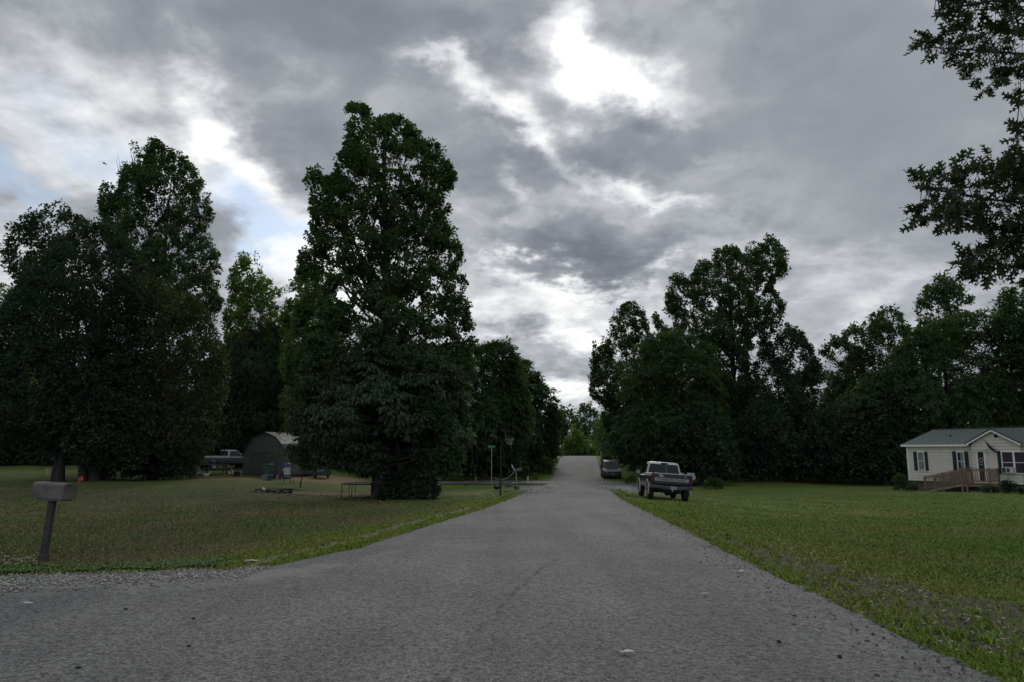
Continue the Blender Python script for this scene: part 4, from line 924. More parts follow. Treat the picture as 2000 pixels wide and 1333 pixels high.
xx = at(447,915,63)[0]; pickup('old faded pickup truck with a white cab parked behind the barn-shaped shed',(xx-3.3,64,H(xx,65)-.08),(0,0,R(-40)),pm('white_cab_paint',(.30,.31,.30),.5),bluegrey,bluegrey,False)
# white box on a post beyond the truck
P_ = np.array([at(1350,940,42)[0],42,0]); P_[2] = H(P_[0],42)
root = thing('mailbox','pale plastic mailbox partly hidden behind the right side of the pickup truck','mailbox',P_)
mb = MB(); mb.box((-.18,0,.5),(.09,.09,1.1)); mb.build('post',m_post,root)
mb = MB(); mb.prism([(-.22,1.0),(.20,1.0),(.24,1.1),(.24,1.22),(.16,1.28),(.2,1.33),(.2,1.36),(-.22,1.38)],'y',-.1,.1); mb.build('body',pm('pale_plastic',(.30,.33,.33),.6),root,bevel=.01)

# minivan facing the camera
def minivan():
    px = 1197; Yv = 72.5; x = at(px,930,Yv)[0]; root = thing('minivan','dark grey minivan facing the camera at the roadside beyond the side road','minivan',(x,Yv,H(x,Yv+1.5)),rot=(math.atan2(H(x,Yv+3)-H(x,Yv),3),0,R(-3)))
    pv = pm('dark_grey_paint',(.045,.046,.052),.5,.12,3,0,0,coat=.08,spec=.3)
    st = [(0,.70,.30,.62,.60),(.05,.84,.26,.74,.74),(.35,.91,.24,.86,.84),(1.0,.93,.24,.96,.95),(1.25,.93,.24,.98,1.0),(2.15,.93,.24,1.0,1.62),(2.6,.93,.24,1.0,1.70),(4.2,.93,.24,1.0,1.72),(4.65,.90,.28,1.0,1.60),(4.85,.82,.34,.95,1.02)]
    mb = MB(); rings = []
    for y,w_,b_,bl_,tp in st:
        tw = w_*.74 if tp-bl_ > .3 else w_*.86
        rings.append([(s*a,y,z) for s,a,z in ((-1,w_*.9,b_),(-1,w_,b_+.15),(-1,w_,bl_),(-1,tw,max(tp-.05,bl_)),(-1,tw*.8,tp),(1,tw*.8,tp),(1,tw,max(tp-.05,bl_)),(1,w_,bl_),(1,w_,b_+.15),(1,w_*.9,b_))])
    mb.loft(rings); bd = mb.build('body',pv,root,ang=28)
    def quad(a,b,c,d,n,nm,mt):
        v=[Vector(p)+Vector(n) for p in (a,b,c,d)]; m2=MB(); m2.loft([v,[q-Vector(n)*2 for q in v]]); m2.build(nm,mt,bd)
    quad((-.80,1.30,1.03),(.80,1.30,1.03),(.62,2.10,1.58),(-.62,2.10,1.58),(0,-.012,.014),'windscreen',glass)
    for s in (-1,1):
        quad((s*.925,1.7,1.04),(s*.925,4.4,1.04),(s*.71,4.2,1.60),(s*.71,2.3,1.60),(s*.014,0,.004),'side_window',glass)
        m2=MB(); m2.box((s*.66,.10,.68),(.30,.16,.13),rot=(0,0,s*R(14))); m2.build('headlight',pm('headlight_lens',(.32,.33,.34),.2),root,bevel=.02)
        m2=MB(); m2.box((s*1.06,1.55,1.10),(.20,.09,.14)); m2.bar((s*.9,1.6,1.06),(s*1.06,1.56,1.08),.03,.03); m2.build('side_mirror',dk,root,bevel=.02)
        for yw in (.9,3.9): wheel(root,s*.82,yw,.32,.2,s)
        m2=MB(); m2.tube([(s*.60,2.4,1.76),(s*.60,4.1,1.78)],.02,6); m2.build('roof_rail',pm('rail_grey',(.3,.3,.3),.4),root)
    m2=MB(); m2.box((0,.03,.68),(.86,.05,.11)); m2.build('grille',dk,root)
    m2=MB(); m2.box((0,.0,.735),(.9,.03,.02)); m2.box((0,-.004,.68),(.12,.02,.05)); m2.build('grille_trim',chrome,root)
    m2=MB(); m2.loft([[(x_,y_,z_) for y_,z_ in ((yo,.30),(yo-.06,.36),(yo-.06,.50),(yo+.05,.56),(yo+.2,.5),(yo+.2,.3))] for x_,yo in ((-.90,.28),(-.7,.03),(0,-.02),(.7,.03),(.90,.28))]); fb=m2.build('front_bumper',pv,root,bevel=.01)
    m2=MB(); m2.box((0,-.085,.46),(.3,.01,.1)); m2.build('front_plate',plate_m,fb)
    m2=MB(); m2.box((0,-.07,.35),(1.1,.05,.06)); m2.build('air_intake',dk,fb)
minivan()

# ------------------------------------------------------------------ house
HO = np.array([28.6,52.0]); HD = np.array([.5,-.8660254]); HOUT = np.array([-.8660254,-.5]); HZ = H(*HO)-.05; HROT = math.atan2(HD[1],HD[0])
def s_px(px,out=0):
    k=(px-1000)/F; o=HO+HOUT*out
    # pixel column accounts for camera pitch through the height of the point, small: use eye-level plane
    k=k*1/(math.cos(PITCH)) if False else k
    return (k*o[1]-o[0])/(HD[0]-k*HD[1])
def hw(s,out=0): return HO+HD*s+HOUT*out
def z_px(py,s,out=0):
    p=hw(s,out); return EYE+(882-py)/F*p[1]-HZ
hroot = thing('house','single-storey house with cream vinyl siding and green metal roof','house',(HO[0],HO[1],HZ),(0,0,HROT))
siding = pm('cream_siding',(.68,.65,.58),.6,.05,2,.05); trim_w = pm('white_trim',(.78,.78,.76),.55,.06); groof = pm('green_metal_roof',(.050,.082,.074),.38,.10,3,0,.2); shut = pm('dark_green_shutter',(.014,.040,.036),.55,.1)
z0,z1 = 2.06-0.0, 0
ZB = EYE-2.06-HZ; ZE = EYE+.49-HZ; ZR = EYE+1.60-HZ; LEN = 17.5; DEP = 8.4
def laps(mb,x0,x1,za,zb_,y=0,step=.20,f=None,flip=1):
    z=za
    while z<zb_-.001:
        zt=min(z+step,zb_); a,b=(x0,x1) if f is None else f(z); c,d=(x0,x1) if f is None else f(zt)
        zg_=max(z,zt-.065); mb.add([(a,y-.045,z),(b,y-.045,z),(d,y-.040,zg_),(c,y-.040,zg_),(a,y+.02,z),(b,y+.02,z),(d,y+.02,zg_),(c,y+.02,zg_),(d,y+.02,zt),(c,y+.02,zt)],[(0,1,2,3),(4,5,1,0),(3,2,6,7),(7,6,8,9)]); z=zt
mb=MB(); laps(mb,0,LEN,ZB,ZE); mb.box((LEN/2,.08,(ZB+ZE)/2),(LEN,.1,ZE-ZB)); mb.box((LEN/2,DEP-.06,(ZB+ZE)/2),(LEN,.1,ZE-ZB)); mb.build('wall',siding,hroot,ang=20)
for xx_ in (0,LEN):
    mb=MB(); sg=-1 if xx_==0 else 1
    z=ZB
    while z<ZR-.05:
        zt=min(z+.145,ZR-.02)
        def yr(zq): 
            q=0 if zq<ZE else (zq-ZE)/(ZR-ZE)*DEP/2
            return q,DEP-q
        a,b=yr(z);c,d=yr(zt); mb.add([(xx_+sg*.022,a,z),(xx_+sg*.022,b,z),(xx_+sg*.004,d,zt),(xx_+sg*.004,c,zt)],[(0,1,2,3)]); z=zt
    mb.build('end_wall',siding,hroot,ang=20)
mb=MB(); mb.box((LEN/2,.10,ZB/2-.1),(LEN-.1,.08,ZB+.2)); mb.box((.12,DEP/2,ZB/2-.1),(.08,DEP-.2,ZB+.2)); mb.box((LEN-.12,DEP/2,ZB/2-.1),(.08,DEP-.2,ZB+.2)); mb.build('skirting',pm('skirting_brown',(.10,.085,.07),.9,.3,3,.3),hroot)
# roof
mb=MB(); ov=.28; sl_=(ZR-ZE)/(DEP/2)
for sgn in (0,1):
    Yf=lambda y: y if sgn==0 else DEP-y
    v=[(-ov,Yf(-ov),ZE-ov*sl_),(LEN+ov,Yf(-ov),ZE-ov*sl_),(LEN+ov,Yf(DEP/2),ZR),(-ov,Yf(DEP/2),ZR)]
    mb.loft([[tuple(p) for p in v],[(p[0],p[1],p[2]+.05) for p in v]])
    for k in range(int(LEN/.4)+2):
        x_=-ov+.02+k*.4
        if x_<LEN+ov: mb.bar((x_,Yf(-ov),ZE-ov*sl_+.06),(x_,Yf(DEP/2-.05),ZR+.055),.03,.03)
mb.bar((-ov,DEP/2,ZR+.07),(LEN+ov,DEP/2,ZR+.07),.25,.035)
roof=mb.build('roof',groof,hroot,ang=20)
mb=MB(); mb.tube([(1.2+.9,1.9,ZE+1.9*sl_),(1.2+.9,1.9,ZE+1.9*sl_+.18)],.05,8); mb.build('vent_pipe',dk,roof)
ga=s_px(1890); gb=2*s_px(1938)-ga
mb=MB(); mb.bar((-ov,-ov-.02,ZE-ov*sl_-.02),(ga-.1,-ov-.02,ZE-ov*sl_-.02),.03,.13); mb.bar((gb+.1,-ov-.02,ZE-ov*sl_-.02),(LEN+ov,-ov-.02,ZE-ov*sl_-.02),.03,.13); mb.box((LEN/2,-ov/2,ZE-ov*sl_-.07),(LEN+2*ov,ov,.02))
for sgn in (0,1):
    Yf=lambda y: y if sgn==0 else DEP-y
    mb.bar((-ov-.02,Yf(-ov),ZE-ov*sl_),(-ov-.02,Yf(DEP/2),ZR-.01),.03,.11)
mb.build('fascia',trim_w,hroot)
mb=MB(); 
for x_ in (0,LEN): mb.box((x_,-.005,(ZB+ZE)/2),(.09,.09,ZE-ZB))
mb.build('corner_trim',trim_w,hroot)
# front gable
ga=s_px(1890); gm=s_px(1938); gb=2*gm-ga; ZA=z_px(842,gm); yo=-.34
def gf(z):
    q=(z-ZE)/(ZA-ZE) if z>ZE else 0; return ga+.08+(gm-ga-.08)*q, gb-.08-(gb-.08-gm)*q
mb=MB(); laps(mb,0,0,ZB,ZA-.02,yo,f=gf); mb.box(((ga+gb)/2,yo/2+.03,(ZB+ZE)/2),(gb-ga-.2,abs(yo)-.02,ZE-ZB)); mb.prism([(ga+.1,ZE),(gb-.1,ZE),(gm,ZA-.03)],'y',yo+.024,1.2); mb.build('gable_wall',siding,hroot,ang=20)
ym=(ZA+.05-ZE)/sl_; oz=.02
mb=MB(); mt=MB()
for e_,sg in ((ga-.18,-1),(gb+.18,1)):
    ze_=ZE-.06
    v=[(e_,yo-.28,ze_),(gm,yo-.28,ZA+oz),(gm,ym+.3,ZA+oz),(e_,.3,ze_+.0)]
    mb.loft([v,[(p[0],p[1],p[2]+.06) for p in v]])
    mb.bar((e_,yo-.30,ze_+.055),(gm,yo-.30,ZA+oz+.055),.05,.07)
    mt.bar((e_+(.04*-sg),yo-.30,ze_-.03),(gm,yo-.30,ZA+oz-.035),.04,.09)
mb.build('gable_roof',pm('dark_green_edge',(.018,.040,.036),.5,.1),hroot,ang=20); mt.build('gable_trim',trim_w,hroot)
mb=MB(); vz=z_px(853,gm); vs_=s_px(1943)
mb.tube([(vs_,yo-.01,vz),(vs_,yo-.06,vz)],.20,18); o=mb.build('gable_vent',trim_w,hroot); o.scale=(1,1,1)
mb=MB(); mb.tube([(vs_,yo-.05,vz),(vs_,yo-.066,vz)],.135,16,0)
for k in range(5): mb.box((vs_,yo-.07,vz-.09+.045*k),(.2,.01,.012))
mb.build('louvre',pm('dark_louvre',(.03,.03,.03),.7),o)
curt=pm('pale_curtain',(.20,.22,.23),.9,.25,4); wglass=glassmat('window_glass',(.03,.035,.04),.1); dglass=glassmat('dark_window_glass',(.045,.036,.045),.3)
def window(sa,sb,za,zb_,n=1,y=0,g=None,lower=None):
    w_=sb-sa; fr=MB(); t_=.05
    fr.box(((sa+sb)/2,y-.062,zb_-t_/2),(w_,.06,t_)); fr.box(((sa+sb)/2,y-.062,za+t_/2),(w_+.06,.11,t_)); fr.box(((sa+sb)/2,y-.067,(za+zb_)/2),(w_-.02,.05,.035))
    for k in range(n+1): 
        x_=sa+t_/2+(w_-t_)*k/n; fr.box((x_,y-.064,(za+zb_)/2),(t_ if k in (0,n) else .1,.062,zb_-za-.02))
    f_=fr.build('window',trim_w,hroot)
    pn=MB(); pn.box(((sa+sb)/2,y-.05,(za+zb_)/2),(w_-.04,.02,zb_-za-.04)); pn.build('pane',g or wglass,f_)
    if lower:
        c_=MB(); c_.box(((sa+sb)/2+lower[0],y-.0615,lower[1]),(lower[2],.002,lower[3])); c_.build('curtain',curt,f_)
def shutter(sa,sb,za,zb_,y=0):
    mb=MB(); mb.box(((sa+sb)/2,y-.06,(za+zb_)/2),(sb-sa,.03,zb_-za)); n=int((zb_-za-.12)/.06)
    for k in range(n): mb.box(((sa+sb)/2,y-.078,za+.08+k*.06),(sb-sa-.07,.012,.03),rot=(R(25),0,0))
    mb.build('shutter',shut,hroot)
S=s_px
a,b=S(1782.5),S(1796); zt1,zb1=z_px(883,a),z_px(918,a); window(a,b,zb1,zt1,g=curt); shutter(S(1775),a-.01,zb1-.02,zt1+.02); shutter(b+.01,S(1802),zb1-.02,zt1+.02)
a,b=S(1858.5),S(1873); zt2,zb2=z_px(882.5,a),z_px(919,a); window(a,b,zb2,zt2,lower=(.12,(zb2+zt2)/2,.3,zt2-zb2-.12)); shutter(S(1850),a-.01,zb2-.02,zt2+.02); shutter(b+.01,S(1880.5),zb2-.02,zt2+.02)
a,b=S(1949.5),S(1998); zt3,zb3=z_px(882,a),z_px(924,a); window(a,b,zb3,zt3,2,yo,dglass); shutter(S(1942),a-.01,zb3-.02,zt3+.02,yo); shutter(b+.01,b+.45,zb3-.02,zt3+.02,yo)
# more of the house outside the frame
for q in (b+2.2,b+4.8,b+6.6): window(q,q+.9,zb2,zt2); shutter(q-.3,q-.01,zb2,zt2); shutter(q+.91,q+1.2,zb2,zt2)
# door
a,b=S(1901),S(1919); zd=z_px(880.5,a); zf=ZB+.04
mb=MB(); 
for x_ in (a+.05,b-.05): mb.box((x_,yo-.045,(zf+zd)/2),(.1,.07,zd-zf))
mb.box(((a+b)/2,yo-.047,zd-.05),(b-a,.074,.1)); mb.box(((a+b)/2,yo-.1,zd+.02),(b-a+.16,.16,.04)); dr_=mb.build('door',trim_w,hroot)
mb=MB(); mb.box(((a+b)/2,yo-.035,(zf+zd)/2),(b-a-.18,.02,zd-zf-.1)); mb.build('door_panel',pm('dark_storm_door',(.02,.012,.012),.3),dr_)
rg_=random.Random(3); mb=MB()
for k in range(10): t_=k*.62; mb.ball(((a+b)/2+.11*math.cos(t_),yo-.06,zd-.62+.13*math.sin(t_)),(.055,.03,.06),8,6,0,.2,rg_)
mb.ball(((a+b)/2,yo-.06,zd-.92),(.12,.025,.07),8,6,0,.1,rg_); mb.build('wreath',pm('wreath_grey',(.20,.19,.18),.9),dr_)
mb=MB(); mb.box((b+.16,yo-.05,zd-.02),(.06,.08,.1)); mb.tube([(b+.16,yo-.12,zd-.14),(b+.16,yo-.12,zd-.02)],[.07,.05],10); mb.build('porch_light',pm('lamp_white',(.5,.5,.48),.4),hroot)
def hthing(nm,label,cat,s,out,z):
    p=hw(s,out); return thing(nm,label,cat,(p[0],p[1],HZ+z),(0,0,HROT))
# air conditioner
s1_,s2_=S(1954),S(1975); ac=hthing('air_conditioner','white air conditioner sitting in the lower half of the wide house window','air conditioner',(s1_+s2_)/2,-yo+.25,zb3+.04)
mb=MB(); mb.box((0,0,.19),(.62,.5,.38)); mb.build('case',pm('ac_white',(.50,.50,.48),.5),ac,bevel=.015)
mb=MB(); mb.box((-.17,-.255,.19),(.20,.02,.3)); mb.box((.08,-.255,.19),(.16,.02,.24)); mb.build('grille',pm('ac_dark',(.04,.045,.05),.6),ac)
# flag
s_=S(1944); fl=hthing('flag','dark furled flag on a slanting pole beside the wide house window','flag',s_,-yo+.08,z_px(879,s_))
mb=MB(); mb.tube([(0,0,-.05),(-.75,-.55,.85)],.013,6); mb.build('pole',pm('flag_pole',(.12,.10,.08),.6),fl)
mb=MB(); rings=[]
for i in range(12):
    q=i/11; c_=Vector((-.50*(1-q)+.02*q,-.37*(1-q)-.02,.56*(1-q)-.22*q-.12*math.sin(q*3.1))); wv=.03+.11*math.sin(min(1,q*1.5)*math.pi*.62)
    rings.append([(c_.x+wv*math.cos(t_)*(1+.3*math.sin(3*t_+q*4)),c_.y+.6*wv*math.sin(t_),c_.z-.06*math.cos(t_)) for t_ in np.linspace(0,2*math.pi,13)[:-1]])
mb.loft(rings); mb.build('cloth',pm('dark_flag_cloth',(.022,.018,.020),.9,.5,12,.3),fl)
# deck with ramp
wood=pm('weathered_deck_wood',(.22,.155,.105),.8,.35,7,.4); dk_root=hthing('wooden_deck','weathered wooden deck with a long railed wheelchair ramp at the house door','deck',0,0,0)
RS,RE,PE=2.0,4.45,6.15; O1,O2=.38,1.55
zfl=ZB+.02; zg=lambda s,o: H(*hw(s,o))-HZ
mb=MB(); n=int((PE-RE)/.14)
for k in range(n): mb.box((RE+.07+k*.14,-(O1+O2)/2,zfl-.02),(.13,O2-O1+.1,.035))
mb.box(((RE+PE)/2,-O2,zfl-.13),(PE-RE,.04,.18)); mb.box((PE-.02,-(O1+O2)/2,zfl-.13),(.04,O2-O1,.18)); mb.build('deck_floor',wood,dk_root)
rz=lambda s: (zg(RS,1)+.06)+(zfl-.04-(zg(RS,1)+.06))*min(1,max(0,(s-RS)/(RE-RS)))
mb=MB(); n=22
for k in range(n):
    a_=RS+(RE-RS)*k/n; b_=RS+(RE-RS)*(k+.93)/n; mb.add([(a_,-O1,rz(a_)),(b_,-O1,rz(b_)),(b_,-O2,rz(b_)),(a_,-O2,rz(a_)),(a_,-O1,rz(a_)-.03),(b_,-O1,rz(b_)-.03),(b_,-O2,rz(b_)-.03),(a_,-O2,rz(a_)-.03)],[(0,1,2,3),(4,5,6,7),(2,3,7,6),(0,1,5,4),(1,2,6,5),(0,3,7,4)])
mb.bar((RS,-O2,rz(RS)-.09),(RE,-O2,rz(RE)-.09),.04,.14); mb.build('ramp_floor',pm('pale_ramp_boards',(.26,.23,.18),.85,.3,6,.3),dk_root)
def rail(pts,nm='railing',skip=0):
    mb=MB()
    for (s0,o0,zz0),(s1,o1,zz1) in zip(pts[:-1],pts[1:]):
        mb.bar((s0,-o0,zz0+.93),(s1,-o1,zz1+.93),.11,.035); mb.bar((s0,-o0,zz0+.84),(s1,-o1,zz1+.84),.035,.08); mb.bar((s0,-o0,zz0+.14),(s1,-o1,zz1+.14),.035,.07)
        ln=math.hypot(s1-s0,o1-o0); n=max(2,int(ln/.135))
        for k in range(1,n): q=k/n; x_,y_,z_=s0+(s1-s0)*q,-(o0+(o1-o0)*q),zz0+(zz1-zz0)*q; mb.box((x_,y_,z_+.50),(.036,.036,.72))
    mb.build(nm,wood,dk_root)
rail([(RS,O2,rz(RS)),(RE,O2,rz(RE))]); rail([(RS,O1,rz(RS)),(RE-.15,O1,rz(RE))]); rail([(RE,O2,zfl),(PE,O2,zfl)]); rail([(PE,O2,zfl),(PE,O1,zfl)])
for s_,o_ in ((RS,O1),(RS,O2),((RS+RE)/2,O2),((RS+RE)/2,O1),(RE,O2),(RE+.28,O2),(PE,O2),(PE,O1),(RE,O1)):
    f_=rz(s_) if s_<RE else zfl; b_=zg(s_,o_)-.1; mb=MB(); mb.box((s_,-o_,(b_+f_+.97)/2),(.10,.10,f_+.97-b_)); mb.build('post',wood,dk_root)
# blue plastic sheet on the lawn
p_=gp(1905,962); q_=gp(1940,966); root=thing('tarpaulin','pale blue plastic sheet lying on the grass in front of the deck','tarpaulin',p_)
mb=MB(); n=10; ring=[]
d=(q_-p_); d=d/np.linalg.norm(d); e2=np.array([-d[1],d[0],0])
V=[];Fx=[]
for i in range(13):
    for j in range(5):
        w0=p_+d*(i/12*2.6-1.3)+e2*((j/4-.5)*.75*(1-.5*i/12))+e2*.06*math.sin(i*1.9); V.append((w0[0]-p_[0],w0[1]-p_[1],H(w0[0],w0[1])-p_[2]+.03+.05*abs(math.sin(i*1.3+j*2.1))))
for i in range(12):
    for j in range(4): Fx.append((i*5+j,i*5+j+1,(i+1)*5+j+1,(i+1)*5+j))
mb.add(V,Fx); o=mb.build('sheet',pm('blue_plastic',(.13,.22,.30),.5,.2,6),root); sm=o.modifiers.new('thickness','SOLIDIFY'); sm.thickness=.01

# ------------------------------------------------------------------ shed
Ys=55.0; A_=at(473,925,Ys); B_=at(557,925,Ys-1.1)
sa=np.array([A_[0],Ys]); sb=np.array([B_[0],Ys-1.1]); sw=np.linalg.norm(sb-sa); sr=math.atan2(sb[1]-sa[1],sb[0]-sa[0]); sz=H(*((sa+sb)/2))-.05
shd=thing('shed','grey-green barn-shaped shed with a gambrel roof behind the drooping tree','shed',(sa[0],sa[1],sz),(0,0,sr))
HB=1.62; HH=(EYE+(882-846.5)/F*Ys)-sz; L_=4.9
pr=[(0,.12),(0,HB),(.10*sw,HB+.45*(HH-HB)),(.24*sw,HB+.78*(HH-HB)),(.5*sw,HH),(.76*sw,HB+.78*(HH-HB)),(.90*sw,HB+.45*(HH-HB)),(sw,HB),(sw,.12)]
shm=pm('shed_grey_green',(.070,.082,.072),.8,.1,2,.1); shr=pm('shed_roof_metal',(.034,.040,.040),.6,.2,3,spec=.3)
mb=MB(); mb.prism(pr,'y',0,L_); mb.build('wall',shm,shd,ang=10)
mb=MB(); 
for k in range(int(sw/.3)): mb.box((.15+k*.3,-.012,1.0),(.02,.02,1.7))
mb.build('panel_ribs',shm,shd)
mb=MB()
for i in range(1,7):
    a_,b_=pr[i],pr[i+1]; n_=Vector((-(b_[1]-a_[1]),0,b_[0]-a_[0])).normalized()*.05
    v=[(a_[0]+n_.x*.2,-.12,a_[1]+n_.z*.2),(b_[0]+n_.x*.2,-.12,b_[1]+n_.z*.2),(b_[0]+n_.x*.2,L_+.12,b_[1]+n_.z*.2),(a_[0]+n_.x*.2,L_+.12,a_[1]+n_.z*.2)]
    mb.loft([v,[(p[0]+n_.x,p[1],p[2]+n_.z) for p in v]])
mb.build('roof',shr,shd,ang=10)
mb=MB(); mb.box((sw/2-.62,-.03,.98),(1.2,.04,1.75)); mb.box((sw/2+.62,-.03,.98),(1.2,.04,1.75)); mb.build('door',pm('shed_door',(.048,.058,.053),.8),shd,bevel=.01)
mb=MB(); mb.box((sw/2,L_/2,.04),(sw-.1,L_-.1,.18)); mb.build('base_frame',dk,shd)
mb=MB(); mb.box((sw+.012,.06,.9),(.03,.1,1.5)); mb.build('corner_trim',pm('shed_trim',(.10,.11,.085),.8),shd)

def onground(px,py,Yd,dz=0):
    x=at(px,py,Yd)[0]; return (x,Yd,H(x,Yd)+dz)
def cyl(mb,c,r0,r1,h,n=14,mi=0): return mb.tube([(c[0],c[1],c[2]),(c[0],c[1],c[2]+h)],[r0,r1],n,mi)
# green wheelie bin & small bins
b=thing('wheelie_bin','dark green wheeled bin in front of the shed door','bin',onground(522,936,50.5))
gbin=pm('green_plastic',(.015,.050,.042),.5,.1)
mb=MB(); mb.loft([[(x*w_,y*w_*1.1,z) for x,y in ((-1,-1),(1,-1),(1,1),(-1,1))] for w_,z in ((.20,.06),(.27,.95))]); mb.build('body',gbin,b,bevel=.02)
mb=MB(); mb.box((0,0,.99),(.6,.66,.07)); mb.build('lid',gbin,b,bevel=.02)
for s in (-1,1): mb=MB(); mb.tube([(s*.24,.22,.1),(s*.30,.22,.1)],.1,12); mb.build('wheel',blk,b)
b=thing('crate','grey slatted plastic crate at the foot of the green bin','crate',onground(518.5,940,48.8)); mb=MB()
for k in range(5): mb.box((-.16+k*.08,-.16,.17),(.04,.02,.3)); mb.box((-.16+k*.08,.16,.17),(.04,.02,.3))
for z_ in (.04,.32): mb.box((0,-.15,z_),(.38,.03,.04)); mb.box((0,.15,z_),(.38,.03,.04)); mb.box((.18,0,z_),(.03,.3,.04)); mb.box((-.18,0,z_),(.03,.3,.04))
mb.box((0,0,.03),(.36,.3,.02)); mb.build('slats',pm('crate_grey',(.14,.15,.15),.7),b)
b=thing('storage_tub','small dark blue-green tub beside the grey crate','tub',onground(526,940,48.9)); mb=MB(); mb.loft([[(x*w_,y*w_,z) for x,y in ((-1,-1),(1,-1),(1,1),(-1,1))] for w_,z in ((.16,0),(.20,.32),(.22,.33),(.22,.37))]); mb.build('body',pm('tub_teal',(.02,.05,.055),.6),b,bevel=.01)
# work bench in front of the shed
def bench(nm,label,loc,w_,d_,h_,mat,rz=0,cat='table'):
    b=thing(nm,label,cat,loc,(0,0,rz)); mb=MB(); 
    for k in range(4): mb.box((0,-d_/2+d_*(k+.5)/4,h_-.02),(w_,d_/4-.015,.04))
    mb.build('top',mat,b)
    for x in (-1,1):
        for y in (-1,1): mb=MB(); mb.bar((x*(w_/2-.12),y*(d_/2-.06),-.03),(x*(w_/2-.16),y*(d_/2-.1),h_-.04),.05,.05); mb.build('leg',mat,b)
    return b
dw=pm('dark_bench_wood',(.04,.034,.03),.85,.3,6)
bench('work_table','low dark table standing against the shed front','',1,1,1,dw) if False else None
bench('work_table','low dark table standing against the left of the shed front',onground(484,935,52),1.7,.6,.62,dw)
# red and dark clutter right of the bin
junk_m=[pm('clutter_dark',(.02,.02,.024),.7),pm('clutter_red',(.10,.03,.03),.7),pm('clutter_pale',(.25,.24,.23),.7)]
for i,(px,py,lab,kk) in enumerate([(535,934,'dark round pot between the green bin and the chair',0),(540,935,'small pale bucket left of the metal chair',2),(545,935,'small reddish bucket just left of the metal chair',1),(462,921,'dark pot at the tail of the faded pickup truck',0)]):
    b=thing('bucket',lab,'bucket',onground(px,py,51+i*.15)); mb=MB(); mb.loft([[(r_*math.cos(t),r_*math.sin(t),z) for t in np.linspace(0,2*math.pi,15)[:-1]] for r_,z in ((.13,0),(.19,.34),(.20,.35),(.17,.35),(.12,.05))]); mb.build('body',junk_m[kk],b)
    mb=MB(); mb.tube([(.18*math.cos(t),0,.35+.12*math.sin(t)) for t in np.linspace(0,math.pi,9)],.008,5); mb.build('handle',junk_m[0],b)
# chair
b=thing('chair','metal chair with a pale backrest in front of the shed corner','chair',onground(560,943,47.8),(0,0,R(12)))
cm=pm('dark_metal_tube',(.03,.028,.026),.5); mb=MB(); mb.box((0,-.02,.80),(.42,.03,.46),rot=(R(-8),0,0)); mb.build('backrest',pm('pale_backrest',(.36,.35,.33),.7),b,bevel=.01)
mb=MB(); mb.box((0,.2,.44),(.44,.42,.035)); mb.build('seat',pm('seat_brown',(.16,.13,.08),.7),b,bevel=.01)
for x in (-.21,.21):
    mb=MB(); mb.tube([(x,-.06,-.02),(x,0,.44),(x,-.05,1.02)],.014,6); mb.build('leg',cm,b)
    mb=MB(); mb.tube([(x,.46,-.02),(x,.40,.44)],.014,6); mb.build('leg',cm,b)
b=thing('garden_stake','thin stake in the grass right of the metal chair','stake',onground(573,943,47.6)); mb=MB(); cyl(mb,(0,0,-.05),.014,.010,.85,6); mb.ball((0,0,.82),.05); mb.build('rod',cm,b)
# blue tank
b=thing('water_dispenser','blue upright container with two white stickers at the shed corner','container',onground(560,928,52.2)); bl=pm('blue_plastic_deep',(.012,.055,.13),.4,.1)
mb=MB(); mb.loft([[(r_*math.cos(t),r_*math.sin(t),z) for t in np.linspace(0,2*math.pi,17)[:-1]] for r_,z in ((.30,0),(.31,.05),(.31,.95),(.27,1.06),(.10,1.12),(.10,1.18))]); mb.build('body',bl,b)
mb=MB(); mb.box((-.08,-.315,.62),(.2,.02,.22)); mb.box((.14,-.29,.65),(.11,.03,.17),rot=(0,0,R(25))); mb.build('sticker',pm('sticker_white',(.6,.6,.6),.6),b)
# dark green utility box
b=thing('trailer','dark green boxy cart with pale stripes behind the sapling','trailer',onground(628,921,56)); mb=MB(); mb.box((0,0,.55),(1.15,1.4,.62)); mb.box((.1,-.2,.93),(.8,.7,.12)); mb.build('body',pm('dark_green_metal',(.010,.032,.028),.5),b,bevel=.03)
mb=MB(); mb.box((.1,-.705,.62),(.5,.012,.05)); mb.box((.15,-.71,.90),(.42,.3,.03)); mb.build('stripe',pm('pale_stripe',(.35,.38,.38),.5),b)
for x in (-.5,.5): mb=MB(); mb.tube([(x-.05,.1,.22),(x+.05,.1,.22)],.22,14); mb.build('wheel',blk,b)
# picnic table
b=thing('picnic_table','dark picnic table left of the shed beside the faded pickup truck','picnic table',onground(419,930,54.5),(0,0,R(8))); pw_=pm('picnic_wood',(.07,.062,.06),.8,.3,6)
mb=MB(); 
for k in range(5): mb.box((0,-.36+k*.18,.75),(1.9,.165,.04))
mb.build('top',pw_,b)
for y in (-.75,.75): mb=MB(); mb.box((0,y,.44),(1.9,.26,.04)); mb.build('bench',pw_,b)
for x in (-.7,.7):
    mb=MB(); mb.bar((x,-.7,-.02),(x,-.25,.73),.09,.04); mb.bar((x,.7,-.02),(x,.25,.73),.09,.04); mb.bar((x,-.85,.40),(x,.85,.40),.04,.09); mb.build('leg_frame',pw_,b)
# bin barrel
b=thing('barrel','rusty black burn barrel left of the picnic table','barrel',onground(374,931,54)); mb=MB(); mb.loft([[(r_*math.cos(t),r_*math.sin(t),z) for t in np.linspace(0,2*math.pi,19)[:-1]] for r_,z in ((.29,0),(.29,.28),(.305,.30),(.29,.32),(.29,.58),(.305,.60),(.29,.62),(.29,.88),(.30,.90),(.27,.90),(.27,.5),(.01,.5))]); mb.build('drum',pm('rusty_black',(.022,.019,.019),.8,.4,6),b)
